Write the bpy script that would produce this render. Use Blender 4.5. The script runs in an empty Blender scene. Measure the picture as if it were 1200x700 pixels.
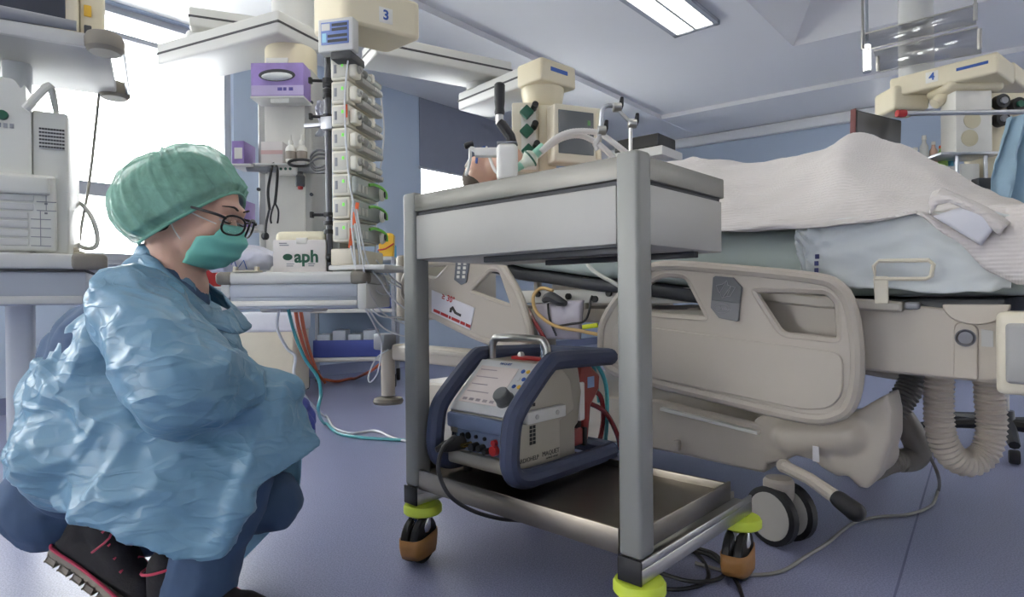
import bpy, bmesh, math, random
from mathutils import Vector, Matrix, noise
random.seed(7)
SKY, EXPO, LAMP = 17.0, -0.27, 9.0
S = bpy.context.scene
COL = S.collection
R = math.radians
V = Vector

# ------------------------------------------------------------------ camera
FPX, PITCH, ROLL, CAMZ = 720.0, -0.0033, 0.0095, 0.682
cam_d = bpy.data.cameras.new('camera'); cam = bpy.data.objects.new('camera', cam_d); COL.objects.link(cam)
cam_d.sensor_width = 36.0; cam_d.lens = FPX / 1200 * 36.0; cam_d.clip_start = 0.05
_f = V((0, math.cos(PITCH), math.sin(PITCH))); _u = V((0, -math.sin(PITCH), math.cos(PITCH))); _r = V((1, 0, 0))
_r2 = _r * math.cos(ROLL) - _u * math.sin(ROLL); _u2 = _u * math.cos(ROLL) + _r * math.sin(ROLL)
cam.matrix_world = Matrix((( _r2.x, _u2.x, -_f.x, 0), (_r2.y, _u2.y, -_f.y, 0), (_r2.z, _u2.z, -_f.z, CAMZ), (0, 0, 0, 1)))
S.camera = cam
CP = V((0, 0, CAMZ))

# ------------------------------------------------------------------ world, exposure
w = bpy.data.worlds.new('overcast_sky'); S.world = w; w.use_nodes = True
bg = w.node_tree.nodes['Background']; bg.inputs[0].default_value = (1.0, 0.985, 0.955, 1); bg.inputs[1].default_value = SKY
S.view_settings.view_transform = 'Standard'; S.view_settings.look = 'None'
S.view_settings.gamma = 1.0; S.view_settings.use_curve_mapping = False
S.view_settings.exposure = EXPO

# ------------------------------------------------------------------ photograph measurements -> places in the room
def ray(px, py): return _f + _r2 * ((px - 600) / FPX) - _u2 * ((py - 350) / FPX)
def at(px, py, Y): d = ray(px, py); return CP + d * (Y / d.y)
def Pz(px, py, z): d = ray(px, py); return CP + d * ((z - CAMZ) / d.z)
class Frame:
    def __init__(s, x, y, ang, z=0): s.o = V((x, y, z)); s.a = ang; s.m = Matrix.Rotation(ang, 3, 'Z')
    def loc(s, p): return s.m.transposed() @ (V(p) - s.o)
    def wld(s, p): return s.m @ V(p) + s.o
    def on(s, axis, val, px, py):
        a = s.loc(CP); b = s.m.transposed() @ ray(px, py); t = (val - a[axis]) / b[axis]; return a + b * t

# ------------------------------------------------------------------ materials
def srgb(c):
    return tuple(((x / 255 / 12.92) if x / 255 <= 0.04045 else ((x / 255 + 0.055) / 1.055) ** 2.4) for x in c)
MATS = {}
def mat(name, rgb, rough=0.5, metal=0.0, var=0.06, scale=12.0, bump=0.0, bscale=60.0, spec=0.5, trans=0.0, alpha=1.0, emit=0.0, coat=0.0, rvar=0.08, aniso=None, sheen=0.0, sss=0.0):
    if name in MATS: return MATS[name]
    if .16 < rough < .38: rvar = 0.0
    m = bpy.data.materials.new(name); m.use_nodes = True; nt = m.node_tree; N = nt.nodes; L = nt.links
    b = N['Principled BSDF']; c = srgb(rgb)
    tc = N.new('ShaderNodeTexCoord'); co = tc.outputs['Object']
    if aniso:
        mp = N.new('ShaderNodeMapping'); mp.inputs['Scale'].default_value = aniso; L.new(co, mp.inputs[0]); co = mp.outputs[0]
    nz = N.new('ShaderNodeTexNoise'); nz.inputs['Scale'].default_value = scale; nz.inputs['Detail'].default_value = 4
    L.new(co, nz.inputs['Vector'])
    mx = N.new('ShaderNodeMix'); mx.data_type = 'RGBA'
    mx.inputs['A'].default_value = tuple(max(0, x * (1 - var)) for x in c) + (1,)
    mx.inputs['B'].default_value = tuple(min(1, x * (1 + var)) for x in c) + (1,)
    L.new(nz.outputs['Fac'], mx.inputs['Factor']); L.new(mx.outputs['Result'], b.inputs['Base Color'])
    mr = N.new('ShaderNodeMapRange'); mr.inputs['To Min'].default_value = max(0.02, rough - rvar); mr.inputs['To Max'].default_value = min(1, rough + rvar)
    L.new(nz.outputs['Fac'], mr.inputs['Value']); L.new(mr.outputs['Result'], b.inputs['Roughness'])
    b.inputs['Metallic'].default_value = metal; b.inputs['Specular IOR Level'].default_value = spec
    b.inputs['Transmission Weight'].default_value = trans; b.inputs['Alpha'].default_value = alpha
    b.inputs['Coat Weight'].default_value = coat; b.inputs['Sheen Weight'].default_value = sheen
    if sss: b.inputs['Subsurface Weight'].default_value = sss; b.inputs['Subsurface Radius'].default_value = (.02, .008, .004); b.inputs['Subsurface Scale'].default_value = .3
    if emit:
        L.new(mx.outputs['Result'], b.inputs['Emission Color']); b.inputs['Emission Strength'].default_value = emit
    if bump:
        n2 = N.new('ShaderNodeTexNoise'); n2.inputs['Scale'].default_value = bscale; n2.inputs['Detail'].default_value = 3
        L.new(co, n2.inputs['Vector'])
        bp = N.new('ShaderNodeBump'); bp.inputs['Strength'].default_value = bump; bp.inputs['Distance'].default_value = 0.004
        L.new(n2.outputs['Fac'], bp.inputs['Height']); L.new(bp.outputs['Normal'], b.inputs['Normal'])
    MATS[name] = m; return m

# ------------------------------------------------------------------ mesh building
class B:
    def __init__(s): s.bm = bmesh.new()
    def _xf(s, vs, M):
        if M is not None: bmesh.ops.transform(s.bm, matrix=M, verts=vs)
    def box(s, a, b, bev=0.0, seg=2, M=None):
        """box between the corner points a and b"""
        g = bmesh.ops.create_cube(s.bm, size=1.0); vs = g['verts']
        c = (V(a) + V(b)) / 2; d = V(b) - V(a)
        for v in vs: v.co = V((v.co.x * d.x, v.co.y * d.y, v.co.z * d.z)) + c
        if bev > 0:
            es = list({e for v in vs for e in v.link_edges})
            bev = min(bev, 0.49 * min(abs(x) for x in d))
            r = bmesh.ops.bevel(s.bm, geom=es, offset=bev, segments=seg, profile=0.5, affect='EDGES')
            vs = list({v for f in r['faces'] for v in f.verts} | {v for v in vs if v.is_valid})
        s._xf(vs, M); return s
    def cyl(s, p0, p1, r0, r1=None, n=16, caps=True, bev=0):
        p0, p1 = V(p0), V(p1); r1 = r0 if r1 is None else r1; d = p1 - p0; L = d.length
        if bev:
            prof = [(0, 0), (r0 - bev, 0), (r0 - bev * .3, bev * .3), (r0, bev), (r1, L - bev), (r1 - bev * .3, L - bev * .3), (r1 - bev, L), (0, L)]
            return s.lathe(prof, p0, d, n)
        q = d.to_track_quat('Z', 'Y').to_matrix()
        A = [s.bm.verts.new(p0 + q @ V((r0 * math.cos(2 * math.pi * i / n), r0 * math.sin(2 * math.pi * i / n), 0))) for i in range(n)]
        Bv = [s.bm.verts.new(p1 + q @ V((r1 * math.cos(2 * math.pi * i / n), r1 * math.sin(2 * math.pi * i / n), 0))) for i in range(n)]
        for i in range(n): s.bm.faces.new((A[i], A[(i + 1) % n], Bv[(i + 1) % n], Bv[i]))
        if caps: s.bm.faces.new(A[::-1]); s.bm.faces.new(Bv)
        return s
    def lathe(s, prof, o=(0, 0, 0), axis=(0, 0, 1), n=20, sx=1.0, sy=1.0, x=None):
        o = V(o); q = V(axis).to_track_quat('Z', 'Y').to_matrix() if x is None else x
        rings = []
        for r, z in prof:
            if r < 1e-6: rings.append([s.bm.verts.new(o + q @ V((0, 0, z)))])
            else: rings.append([s.bm.verts.new(o + q @ V((sx * r * math.cos(2 * math.pi * i / n), sy * r * math.sin(2 * math.pi * i / n), z))) for i in range(n)])
        for a, b in zip(rings, rings[1:]):
            if len(a) == 1 and len(b) == 1: continue
            for i in range(n):
                j = (i + 1) % n
                if len(a) == 1: s.bm.faces.new((a[0], b[i], b[j])) if len(b) > 1 else None
                elif len(b) == 1: s.bm.faces.new((a[i], a[j], b[0]))
                else: s.bm.faces.new((a[i], a[j], b[j], b[i]))
        return s
    def tube(s, pts, r, n=10, closed=False, sm=0, caps=True, sy=1.0, up=None):
        pts = [V(p) for p in pts]
        if sm: pts, r = crom(pts, r, sm, closed)
        m = len(pts); rs = r if isinstance(r, (list, tuple)) else [r] * m
        T = []
        for i in range(m):
            a = pts[(i - 1) % m] if (closed or i > 0) else pts[i]
            b = pts[(i + 1) % m] if (closed or i < m - 1) else pts[i]
            t = (b - a); T.append(t.normalized() if t.length > 1e-9 else V((0, 0, 1)))
        nrm = V(up) if up is not None else (V((0, 0, 1)) if abs(T[0].z) < .9 else V((1, 0, 0)))
        nrm = (nrm - T[0] * nrm.dot(T[0])).normalized(); rings = []
        for i in range(m):
            base = V(up) if up is not None else nrm
            q = base - T[i] * base.dot(T[i])
            if q.length < 1e-5: q = nrm
            nrm = q.normalized(); bn = T[i].cross(nrm)
            rings.append([s.bm.verts.new(pts[i] + (nrm * math.cos(2 * math.pi * k / n) * sy + bn * math.sin(2 * math.pi * k / n)) * rs[i]) for k in range(n)])
        for i in range(m if closed else m - 1):
            a, b = rings[i], rings[(i + 1) % m]
            for k in range(n): s.bm.faces.new((a[k], a[(k + 1) % n], b[(k + 1) % n], b[k]))
        if caps and not closed: s.bm.faces.new(rings[0][::-1]); s.bm.faces.new(rings[-1])
        return s
    def prism(s, outer, d0, d1, plane='xz', holes=()):
        """flat outline (2D points) with holes, extruded from d0 to d1 along the missing axis"""
        def P(p, d):
            return {'xz': V((p[0], d, p[1])), 'xy': V((p[0], p[1], d)), 'yz': V((d, p[0], p[1]))}[plane]
        loops = [list(outer)] + [list(h) for h in holes]; sides = []
        for d in (d0, d1):
            es = []; lv = []
            for lp in loops:
                vs = [s.bm.verts.new(P(p, d)) for p in lp]; lv.append(vs)
                es += [s.bm.edges.new((vs[i], vs[(i + 1) % len(vs)])) for i in range(len(vs))]
            if len(loops) == 1: s.bm.faces.new(lv[0])
            else: bmesh.ops.triangle_fill(s.bm, use_beauty=True, use_dissolve=False, edges=es)
            sides.append(lv)
        for a, b in zip(*sides):
            for i in range(len(a)): s.bm.faces.new((a[i], a[(i + 1) % len(a)], b[(i + 1) % len(b)], b[i]))
        return s
    def ell(s, c, rad, rot=None, u=20, v=12):
        g = bmesh.ops.create_uvsphere(s.bm, u_segments=u, v_segments=v, radius=1.0)
        M = Matrix.Translation(V(c)) @ (rot.to_4x4() if rot is not None else Matrix.Identity(4)) @ Matrix.Diagonal((rad[0], rad[1], rad[2], 1))
        bmesh.ops.transform(s.bm, matrix=M, verts=g['verts']); return s
    def cap(s, p0, p1, r0, r1, n=16, k=4):
        """tapered capsule"""
        p0, p1 = V(p0), V(p1); L = (p1 - p0).length; prof = []
        for i in range(k + 1): a = math.pi / 2 * i / k; prof.append((r0 * math.sin(a), -r0 * math.cos(a)))
        for i in range(k + 1): a = math.pi / 2 * i / k; prof.append((r1 * math.cos(a), L + r1 * math.sin(a)))
        return s.lathe(prof, p0, p1 - p0, n)
    def grid(s, rows, thick=0.0):
        """rows of points -> sheet"""
        vs = [[s.bm.verts.new(V(p)) for p in r] for r in rows]
        for a, b in zip(vs, vs[1:]):
            for i in range(len(a) - 1): s.bm.faces.new((a[i], a[i + 1], b[i + 1], b[i]))
        return s
    def done(s, name, m, parent=None, bevel=0.0, seg=2, sub=0, ang=35, solid=0.0, loc=None, flat=False):
        bmesh.ops.recalc_face_normals(s.bm, faces=s.bm.faces) if not solid else None
        me = bpy.data.meshes.new(name); s.bm.to_mesh(me); s.bm.free()
        return link(name, me, m, parent, bevel, seg, sub, ang, solid, loc, flat)
def link(name, me, m, parent=None, bevel=0.0, seg=2, sub=0, ang=35, solid=0.0, loc=None, flat=False):
    me.materials.append(m)
    if not flat:
        for p in me.polygons: p.use_smooth = True
        if not sub: me.set_sharp_from_angle(angle=R(ang))
    o = bpy.data.objects.new(name, me); COL.objects.link(o)
    if parent is not None: o.parent = parent
    if loc is not None: o.location = loc
    if solid: md = o.modifiers.new('solid', 'SOLIDIFY'); md.thickness = solid; md.offset = 0
    if bevel: md = o.modifiers.new('bevel', 'BEVEL'); md.width = bevel; md.segments = seg; md.limit_method = 'ANGLE'; md.angle_limit = R(40)
    if sub: md = o.modifiers.new('sub', 'SUBSURF'); md.levels = sub; md.render_levels = sub
    return o
def crom(pts, r, k, closed=False):
    m = len(pts); out = []; ro = [] if isinstance(r, (list, tuple)) else r
    for i in range(m if closed else m - 1):
        g = lambda j: pts[j % m] if closed else pts[max(0, min(m - 1, j))]
        p0, p1, p2, p3 = g(i - 1), g(i), g(i + 1), g(i + 2)
        for q in range(k):
            t = q / k
            out.append(0.5 * ((2 * p1) + (p2 - p0) * t + (2 * p0 - 5 * p1 + 4 * p2 - p3) * t * t + (3 * p1 - p0 - 3 * p2 + p3) * t ** 3))
            if isinstance(r, (list, tuple)): ro.append(r[i] * (1 - t) + r[(i + 1) % m] * t)
    if not closed:
        out.append(pts[-1])
        if isinstance(r, (list, tuple)): ro.append(r[-1])
    return out, ro
def crom2(pts, k, closed=True):
    o, _ = crom([V((p[0], p[1], 0)) for p in pts], 1, k, closed); return [(p.x, p.y) for p in o]
def rnd(pts, r, k=4):
    """polygon with rounded corners"""
    out = []; n = len(pts)
    for i in range(n):
        p = V(pts[i]).to_2d() if len(pts[i]) == 3 else V(pts[i]); a = V(pts[i - 1]); b = V(pts[(i + 1) % n]); rr = r[i] if isinstance(r, (list, tuple)) else r
        da, db = a - p, b - p; q = min(rr, da.length * .45, db.length * .45)
        A = p + da.normalized() * q; C = p + db.normalized() * q
        for j in range(k + 1):
            t = j / k; out.append(tuple(A * (1 - t) ** 2 + p * 2 * t * (1 - t) + C * t * t))
    return out
def tag(o, label=None, cat=None, group=None, kind=None):
    if label: o['label'] = label
    if cat: o['category'] = cat
    if group: o['group'] = group
    if kind: o['kind'] = kind
    return o
def thing(name, label, cat, loc=(0, 0, 0), rz=0.0, group=None):
    o = bpy.data.objects.new(name, None); o.empty_display_size = .05; COL.objects.link(o)
    o.location = loc; o.rotation_euler = (0, 0, rz); return tag(o, label, cat, group)
def frame_thing(name, label, cat, fr, z=0, group=None):
    return thing(name, label, cat, (fr.o.x, fr.o.y, z), fr.a, group)
def copy_tree(o, parent=None):
    c = o.copy(); COL.objects.link(c); c.parent = parent
    for ch in list(o.children): copy_tree(ch, c)
    return c
def text(name, body, size, M, m, parent=None, ext=0.0004, align='CENTER', sx=1.0, bold=0.0):
    cu = bpy.data.curves.new(name, 'FONT'); cu.body = body; cu.size = size; cu.extrude = ext; cu.align_x = align; cu.align_y = 'CENTER'; cu.resolution_u = 3; cu.offset = bold
    t = bpy.data.objects.new(name, cu); COL.objects.link(t)
    dg = bpy.context.evaluated_depsgraph_get(); me = bpy.data.meshes.new_from_object(t.evaluated_get(dg))
    bpy.data.objects.remove(t); bpy.data.curves.remove(cu)
    me.transform(Matrix.Diagonal((sx, 1, 1, 1))); me.transform(M)
    return link(name, me, m, parent, flat=True)
def basis(o, x, y):
    """4x4 with origin o, local x and y directions"""
    x = V(x).normalized(); y = (V(y) - x * V(y).dot(x)).normalized(); z = x.cross(y); o = V(o)
    return Matrix(((x.x, y.x, z.x, o.x), (x.y, y.y, z.y, o.y), (x.z, y.z, z.z, o.z), (0, 0, 0, 1)))
def baked(o):
    """apply an object's modifiers into its mesh"""
    dg = bpy.context.evaluated_depsgraph_get(); me = bpy.data.meshes.new_from_object(o.evaluated_get(dg)); old = o.data
    o.modifiers.clear(); o.data = me; bpy.data.meshes.remove(old)
    for p in me.polygons: p.use_smooth = True
    return o
def fused(name, b, m, parent, voxel=0.008, smooth=6, fn=None):
    """fuse overlapping closed shapes into one continuous surface, smooth it, then displace it with fn(co, normal)"""
    me = bpy.data.meshes.new(name); bmesh.ops.recalc_face_normals(b.bm, faces=b.bm.faces); b.bm.to_mesh(me); b.bm.free()
    o = link(name, me, m, parent)
    md = o.modifiers.new('r', 'REMESH'); md.mode = 'VOXEL'; md.voxel_size = voxel
    if smooth: md = o.modifiers.new('s', 'SMOOTH'); md.factor = .5; md.iterations = smooth
    baked(o)
    if fn:
        me = o.data; nn = [v.normal.copy() for v in me.vertices]
        for v, n in zip(me.vertices, nn): v.co = v.co + fn(v.co.copy(), n)
        me.update()
    return o

# shared materials
M_WHITEPL = mat('white_plastic', (226, 224, 216), .38)
M_CREAM = mat('cream_plastic', (214, 206, 186), .4, bump=.05)
M_BEDPL = mat('bed_plastic', (186, 177, 164), .42, bump=.06, bscale=300, var=.03)
M_BEDMET = mat('bed_painted_metal', (180, 173, 160), .4, bump=.05, var=.05)
M_BLACK = mat('black_rubber', (24, 24, 26), .5)
M_DARK = mat('dark_plastic', (52, 54, 58), .45)
M_STEEL = mat('brushed_steel', (190, 188, 182), .3, metal=1.0, var=.08, scale=30, aniso=(1, 1, 12), bump=.02)
M_CHROME = mat('chrome', (215, 215, 215), .12, metal=1.0)
M_ALU = mat('aluminium', (186, 188, 192), .35, metal=.9)
M_GREYPL = mat('grey_plastic', (140, 142, 146), .45)
M_LIME = mat('lime_plastic', (196, 214, 66), .5)
M_GREENP = mat('green_plastic', (30, 92, 70), .4)
M_ORANGE = mat('orange_plastic', (228, 102, 48), .5)
M_BLUEP = mat('blue_bin_plastic', (70, 84, 160), .5)
M_YELLOW = mat('yellow_plastic', (224, 178, 56), .5)
M_TUBEW = mat('clear_white_tubing', (222, 224, 226), .25, spec=.6)
M_TEAL = mat('teal_tubing', (72, 160, 168), .35)
M_CABLEG = mat('grey_cable', (132, 130, 124), .5)
M_BOOM = mat('boom_light_grey', (206, 206, 202), .4, var=.03)
M_BOOMCR = mat('boom_cream', (222, 212, 184), .42, var=.03)
M_LINE = mat('dark_joint', (70, 70, 72), .6)
M_RED = mat('red_plastic', (176, 44, 44), .45)
M_BLUEPR = mat('blue_print', (44, 84, 160), .5)

# ================================================================== ROOM
ZC = 2.75
def nrm2(v): v = V((v.x, v.y, 0)); return v.normalized()
RC = Pz(701, 176, ZC); WA = Pz(447, 94, ZC); FA = Pz(1006, 125, ZC)
dwin = nrm2(WA - RC)            # along the window wall, towards the camera's left
dfar = nrm2(FA - RC)            # along the far wall, to the right
def wwall(px):                  # distance along the window wall seen at pixel column px (eye level)
    d = ray(px, 347); a = RC.x + 0; # solve RC + t*dwin = s*d
    det = dwin.x * (-d.y) + d.x * dwin.y
    return (-(RC.x) * (-d.y) - d.x * RC.y) / det * 1.0 if abs(det) > 1e-9 else 0
def fwall(px):
    d = ray(px, 347); det = dfar.x * (-d.y) + d.x * dfar.y
    return (-(RC.x) * (-d.y) - d.x * RC.y) / det
M_WALL = mat('wall_blue_paint', (180, 194, 212), .6, var=.02, scale=3, bump=.04, bscale=200)
M_WALLW = mat('wall_white_paint', (222, 224, 226), .6, var=.02, scale=3)
M_CEIL = mat('ceiling_paint', (236, 236, 236), .45, var=.015, scale=2, bump=.03, bscale=120, spec=.4)
M_FRAMEW = mat('window_frame_grey', (170, 174, 182), .45)
M_BLIND = mat('blind_fabric', (136, 140, 154), .8, bump=.1, bscale=250)
# floor -----------------------------------------------------------
def floor_mat():
    m = mat('floor_vinyl', (142, 146, 175), .33, var=.05, scale=2.2, rvar=.06, spec=.45)
    nt = m.node_tree; N = nt.nodes; L = nt.links; b = N['Principled BSDF']
    old = b.inputs['Base Color'].links[0].from_socket
    tc = N.new('ShaderNodeTexCoord'); v = N.new('ShaderNodeTexNoise'); v.inputs['Scale'].default_value = 260; v.inputs['Detail'].default_value = 1
    L.new(tc.outputs['Object'], v.inputs['Vector'])
    rp = N.new('ShaderNodeValToRGB'); rp.color_ramp.elements[0].position = .36; rp.color_ramp.elements[0].color = (.62, .62, .64, 1)
    rp.color_ramp.elements[1].position = .62; rp.color_ramp.elements[1].color = (1.12, 1.12, 1.12, 1)
    L.new(v.outputs['Fac'], rp.inputs[0])
    mx = N.new('ShaderNodeMix'); mx.data_type = 'RGBA'; mx.blend_type = 'MULTIPLY'; mx.inputs['Factor'].default_value = .8
    L.new(old, mx.inputs['A']); L.new(rp.outputs[0], mx.inputs['B']); L.new(mx.outputs['Result'], b.inputs['Base Color'])
    n3 = N.new('ShaderNodeTexNoise'); n3.inputs['Scale'].default_value = 5; L.new(tc.outputs['Object'], n3.inputs['Vector'])
    bp = N.new('ShaderNodeBump'); bp.inputs['Strength'].default_value = .05; bp.inputs['Distance'].default_value = .02
    L.new(n3.outputs['Fac'], bp.inputs['Height']); L.new(bp.outputs['Normal'], b.inputs['Normal'])
    return m
TW, TF = 14.5, 9.0
BL = V((RC.x, RC.y, 0)) + dwin * TW; BR = V((RC.x, RC.y, 0)) + dfar * TF
BACK = -3.2
PB1 = V((BL.x, min(BL.y, BACK), 0)); PB2 = V((BR.x + .5, BACK, 0))
fl = [(RC.x, RC.y), (BL.x, BL.y), (PB1.x, BACK - .6), (PB2.x, BACK - .6), (BR.x, BR.y)]
b = B(); b.prism(fl, -0.1, 0.0, 'xy'); floor = tag(b.done('floor', floor_mat()), 'blue-lavender speckled vinyl floor of the ward', None, None, 'structure')
b = B()
q0 = Pz(1048, 700, .0005)
q1 = Pz(1100, 520, .0005); d_ = (q1 - q0).normalized(); n_ = V((-d_.y, d_.x, 0)) * .0025
bb = [q0 + n_, q0 - n_, q1 + d_ * 2 - n_, q1 + d_ * 2 + n_]
b.prism([(p.x, p.y) for p in bb], 0.0002, 0.0012, 'xy'); b.done('seam', mat('floor_weld', (104, 108, 136), .5), floor)
# ceiling with a sloped pocket ---------------------------------------
pk0 = Pz(929, 54, ZC); pd1 = nrm2(Pz(874, 0, ZC) - pk0); pd2 = nrm2(Pz(1137, 5, ZC) - pk0)
pk = [pk0, pk0 + pd1 * 2.2, pk0 + pd1 * 2.2 + pd2 * 1.9, pk0 + pd2 * 1.9]
cx = sum(p.x for p in pk) / 4; cy = sum(p.y for p in pk) / 4
pin = [V((cx + (p.x - cx) * .72, cy + (p.y - cy) * .72, ZC + .34)) for p in pk]
b = B(); b.prism(fl, ZC, ZC + .12, 'xy', holes=[[(p.x, p.y) for p in pk]])
ceil_ = tag(b.done('ceiling', M_CEIL, flat=True), 'pale grey-white painted ceiling of the ward', None, None, 'structure')
b = B(); n = 4
o_ = [b.bm.verts.new(V((p.x, p.y, ZC + .002))) for p in pk]; i_ = [b.bm.verts.new(p) for p in pin]
for i in range(4): b.bm.faces.new((o_[i], o_[(i + 1) % 4], i_[(i + 1) % 4], i_[i]))
b.bm.faces.new(i_); b.done('ceiling_pocket', M_CEIL, ceil_, solid=.02, flat=True)
# lowered border along the walls (two strips)
I0 = Pz(775, 140, ZC - .05)
def strip(name, d, side, length, wdt, dz=0):
    b = B(); c = V((RC.x, RC.y, 0)); n = V((-d.y, d.x, 0)) * side
    pts = [c, c + d * length, c + d * length + n * wdt, c + n * wdt]
    b.prism([(p.x, p.y) for p in pts], ZC - .05 + dz, ZC + .02 + dz, "xy")
    return tag(b.done(name, M_CEIL, flat=True), None, None, None, 'structure')
sw = abs((V((I0.x, I0.y, 0)) - V((RC.x, RC.y, 0))).dot(V((-dwin.y, dwin.x, 0))))
sf = abs((V((I0.x, I0.y, 0)) - V((RC.x, RC.y, 0))).dot(V((-dfar.y, dfar.x, 0))))
nwin = V((-dwin.y, dwin.x, 0)); nwin = nwin if nwin.dot(V((0, 0, 0)) - V((RC.x, RC.y, 0))) > 0 else -nwin
nfar = V((-dfar.y, dfar.x, 0)); nfar = nfar if nfar.dot(-V((RC.x, RC.y, 0))) > 0 else -nfar
sdw = 1 if nwin.dot(V((-dwin.y, dwin.x, 0))) > 0 else -1; sdf = 1 if nfar.dot(V((-dfar.y, dfar.x, 0))) > 0 else -1
tag(strip('trim_1', dwin, sdw, TW, sw), 'lowered ceiling border along the window wall')
tag(strip("trim_2", dfar, sdf, TF, sf, .004), 'lowered ceiling border along the far blue wall')
b = B(); c0 = V((RC.x, RC.y, 0)) + nfar * 0.0
M2 = basis(c0 + V((0, 0, ZC - .05)), dfar, V((0, 0, 1)))
sgn = 1 if (M2.to_3x3() @ V((0, 0, 1))).dot(nfar) > 0 else -1
b.box((.0, -.12, 0), (TF, 0.0, .09 * sgn), .02, 2, M2); tag(b.done('trim_3', M_CEIL), 'white cornice at the top of the far blue wall', None, None, 'structure')
# walls with openings ------------------------------------------------
def wall(name, d, nin, L, holes, m, label, hgt=ZC):
    """wall from the far corner along d; holes are (t0,t1,z0,z1)"""
    M = basis(V((RC.x, RC.y, 0)), d, V((0, 0, 1))); s = 1 if (M.to_3x3() @ V((0, 0, 1))).dot(nin) > 0 else -1
    b = B(); b.prism([(0, 0), (L, 0), (L, hgt), (0, hgt)], 0, -.2 * s, 'xy', holes=[[(a, z0), (c, z0), (c, z1), (a, z1)] for a, c, z0, z1 in holes])
    for v in b.bm.verts: v.co = M @ v.co
    o = b.done(name, m, flat=True); tag(o, label, None, None, 'structure'); return M, s
t_w1b, t_w1a = wwall(276), wwall(-40)
t_w2a, t_w2b = wwall(565), wwall(494)
W1 = (t_w1b, min(t_w1a, TW - .4), .95, ZC - .06); W2 = (max(t_w2a - .6, .2), t_w2b, .95, ZC - .16)  # big window's glass added above its head, imitating the overexposed white ceiling
W0 = (t_w1a + .5, TW - .3, .95, 2.5) if t_w1a + .5 < TW - 1 else None
t3a, t3b = fwall(1016), fwall(1046)
W3 = (t3a, t3b, 2.36, ZC - .19)
MW, SW = wall('wall_left', dwin, nwin, TW, [W1, W2] + ([W0] if W0 else []), M_WALL, 'light blue painted wall holding the big bright windows')
MF, SF = wall('wall_far', dfar, nfar, TF, [W3], M_WALL, 'light blue painted wall at the far right of the ward')
b = B(); b.box((BL.x - .3, BACK - .8, 0), (PB2.x + .3, BACK - .6, ZC)); tag(b.done('wall_back', M_WALLW), 'white wall behind the photographer', None, None, 'structure')
b = B(); b.box((PB2.x, BACK - .6, 0), (PB2.x + .2, BR.y + .4, ZC)); tag(b.done('wall_right', M_WALLW), 'white wall at the right end of the ward', None, None, 'structure')
def glass_mat():
    m = bpy.data.materials.new('window_glass'); m.use_nodes = True; N = m.node_tree.nodes; L = m.node_tree.links; N.clear()
    o = N.new('ShaderNodeOutputMaterial'); t = N.new('ShaderNodeBsdfTransparent'); g = N.new('ShaderNodeBsdfGlossy'); g.inputs['Roughness'].default_value = .03
    t.inputs[0].default_value = (.95, .97, .98, 1); x = N.new('ShaderNodeMixShader'); fr = N.new('ShaderNodeFresnel'); fr.inputs[0].default_value = 1.35
    L.new(fr.outputs[0], x.inputs[0]); L.new(t.outputs[0], x.inputs[1]); L.new(g.outputs[0], x.inputs[2]); L.new(x.outputs[0], o.inputs[0]); return m
M_GLASS = glass_mat()
def window(name, M, s, h, label, transom=None, mull=0, blind=None, head=None):
    a, c, z0, z1 = h; fw = .05
    b = B()
    for x0, x1, y0, y1 in [(a, c, z0, z0 + fw), (a, c, z1 - fw, z1), (a, a + fw, z0, z1), (c - fw, c, z0, z1)]:
        b.box((x0, y0, -.12 * s), (x1, y1, -.05 * s), .006, 2, M)
    root = tag(b.done(name, M_FRAMEW), label, None, None, 'structure')
    if transom:
        b = B(); b.box((a + fw, transom[0], -.13 * s), (c - fw, transom[1], -.04 * s), .006, 2, M); b.done('transom_bar', M_FRAMEW, root)
    cuts = [a + fw] + [a + fw + (c - a - 2 * fw) * k / (mull + 1) for k in range(1, mull + 1)] + [c - fw]
    for k in range(1, mull + 1):
        b = B(); b.box((cuts[k] - .025, z0 + fw, -.12 * s), (cuts[k] + .025, z1 - fw, -.05 * s), .006, 2, M); b.done('mullion', M_FRAMEW, root)
    if head:
        b = B(); b.box((a + fw, head, -.12 * s), (c - fw, head + .035, -.05 * s), .006, 2, M); b.done('head_bar', M_FRAMEW, root)
    zs = [(z0 + fw, z1 - fw)] if not transom else [(z0 + fw, transom[0]), (transom[1], z1 - fw)]
    for k in range(mull + 1):
        for p0, p1 in zs:
            b = B(); b.box((cuts[k], p0, -.088 * s), (cuts[k + 1], p1, -.082 * s), 0, 2, M); b.done('pane', M_GLASS, root)
    b = B(); b.box((a - .04, z0 - .03, -.15 * s), (c + .04, z0, .05 * s), .006, 2, M); b.done('sill', M_FRAMEW, root)
    if blind:
        b = B(); b.box((a - .02, blind, .012 * s), (c + .02, ZC - .055, .016 * s), 0, 2, M); b.done('roller_blind', M_BLIND, root)
        b = B(); b.box((a - .02, blind - .02, .006 * s), (c + .02, blind, .022 * s), .004, 2, M); b.done('blind_bottom_bar', M_FRAMEW, root)
    return root
window('window_1', MW, SW, W1, 'large bright white window behind the crouching nurse, its top glass standing in for bright ceiling', transom=(1.38, 1.47), head=2.48)
window('window_2', MW, SW, W2, 'window half covered by a grey roller blind behind the trolley', blind=2.0)
window('window_3', MF, SF, W3, 'small bright window on the far wall above the blanket')
if W0: window('window_4', MW, SW, W0, 'bright window further along the window wall', transom=(1.38, 1.47), mull=2)
b = B(); b.box((0, 0, .0), (TW, .1, .015 * SW), .003, 2, MW); tag(b.done('baseboard_left', mat('skirting', (120, 128, 158), .5)), 'blue-grey skirting along the window wall', None, None, 'structure')
b = B(); b.box((0, 0, .0), (TF, .1, .015 * SF), .003, 2, MF); tag(b.done('baseboard_far', mat('skirting', (120, 128, 158), .5)), 'blue-grey skirting along the far wall', None, None, 'structure')
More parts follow.
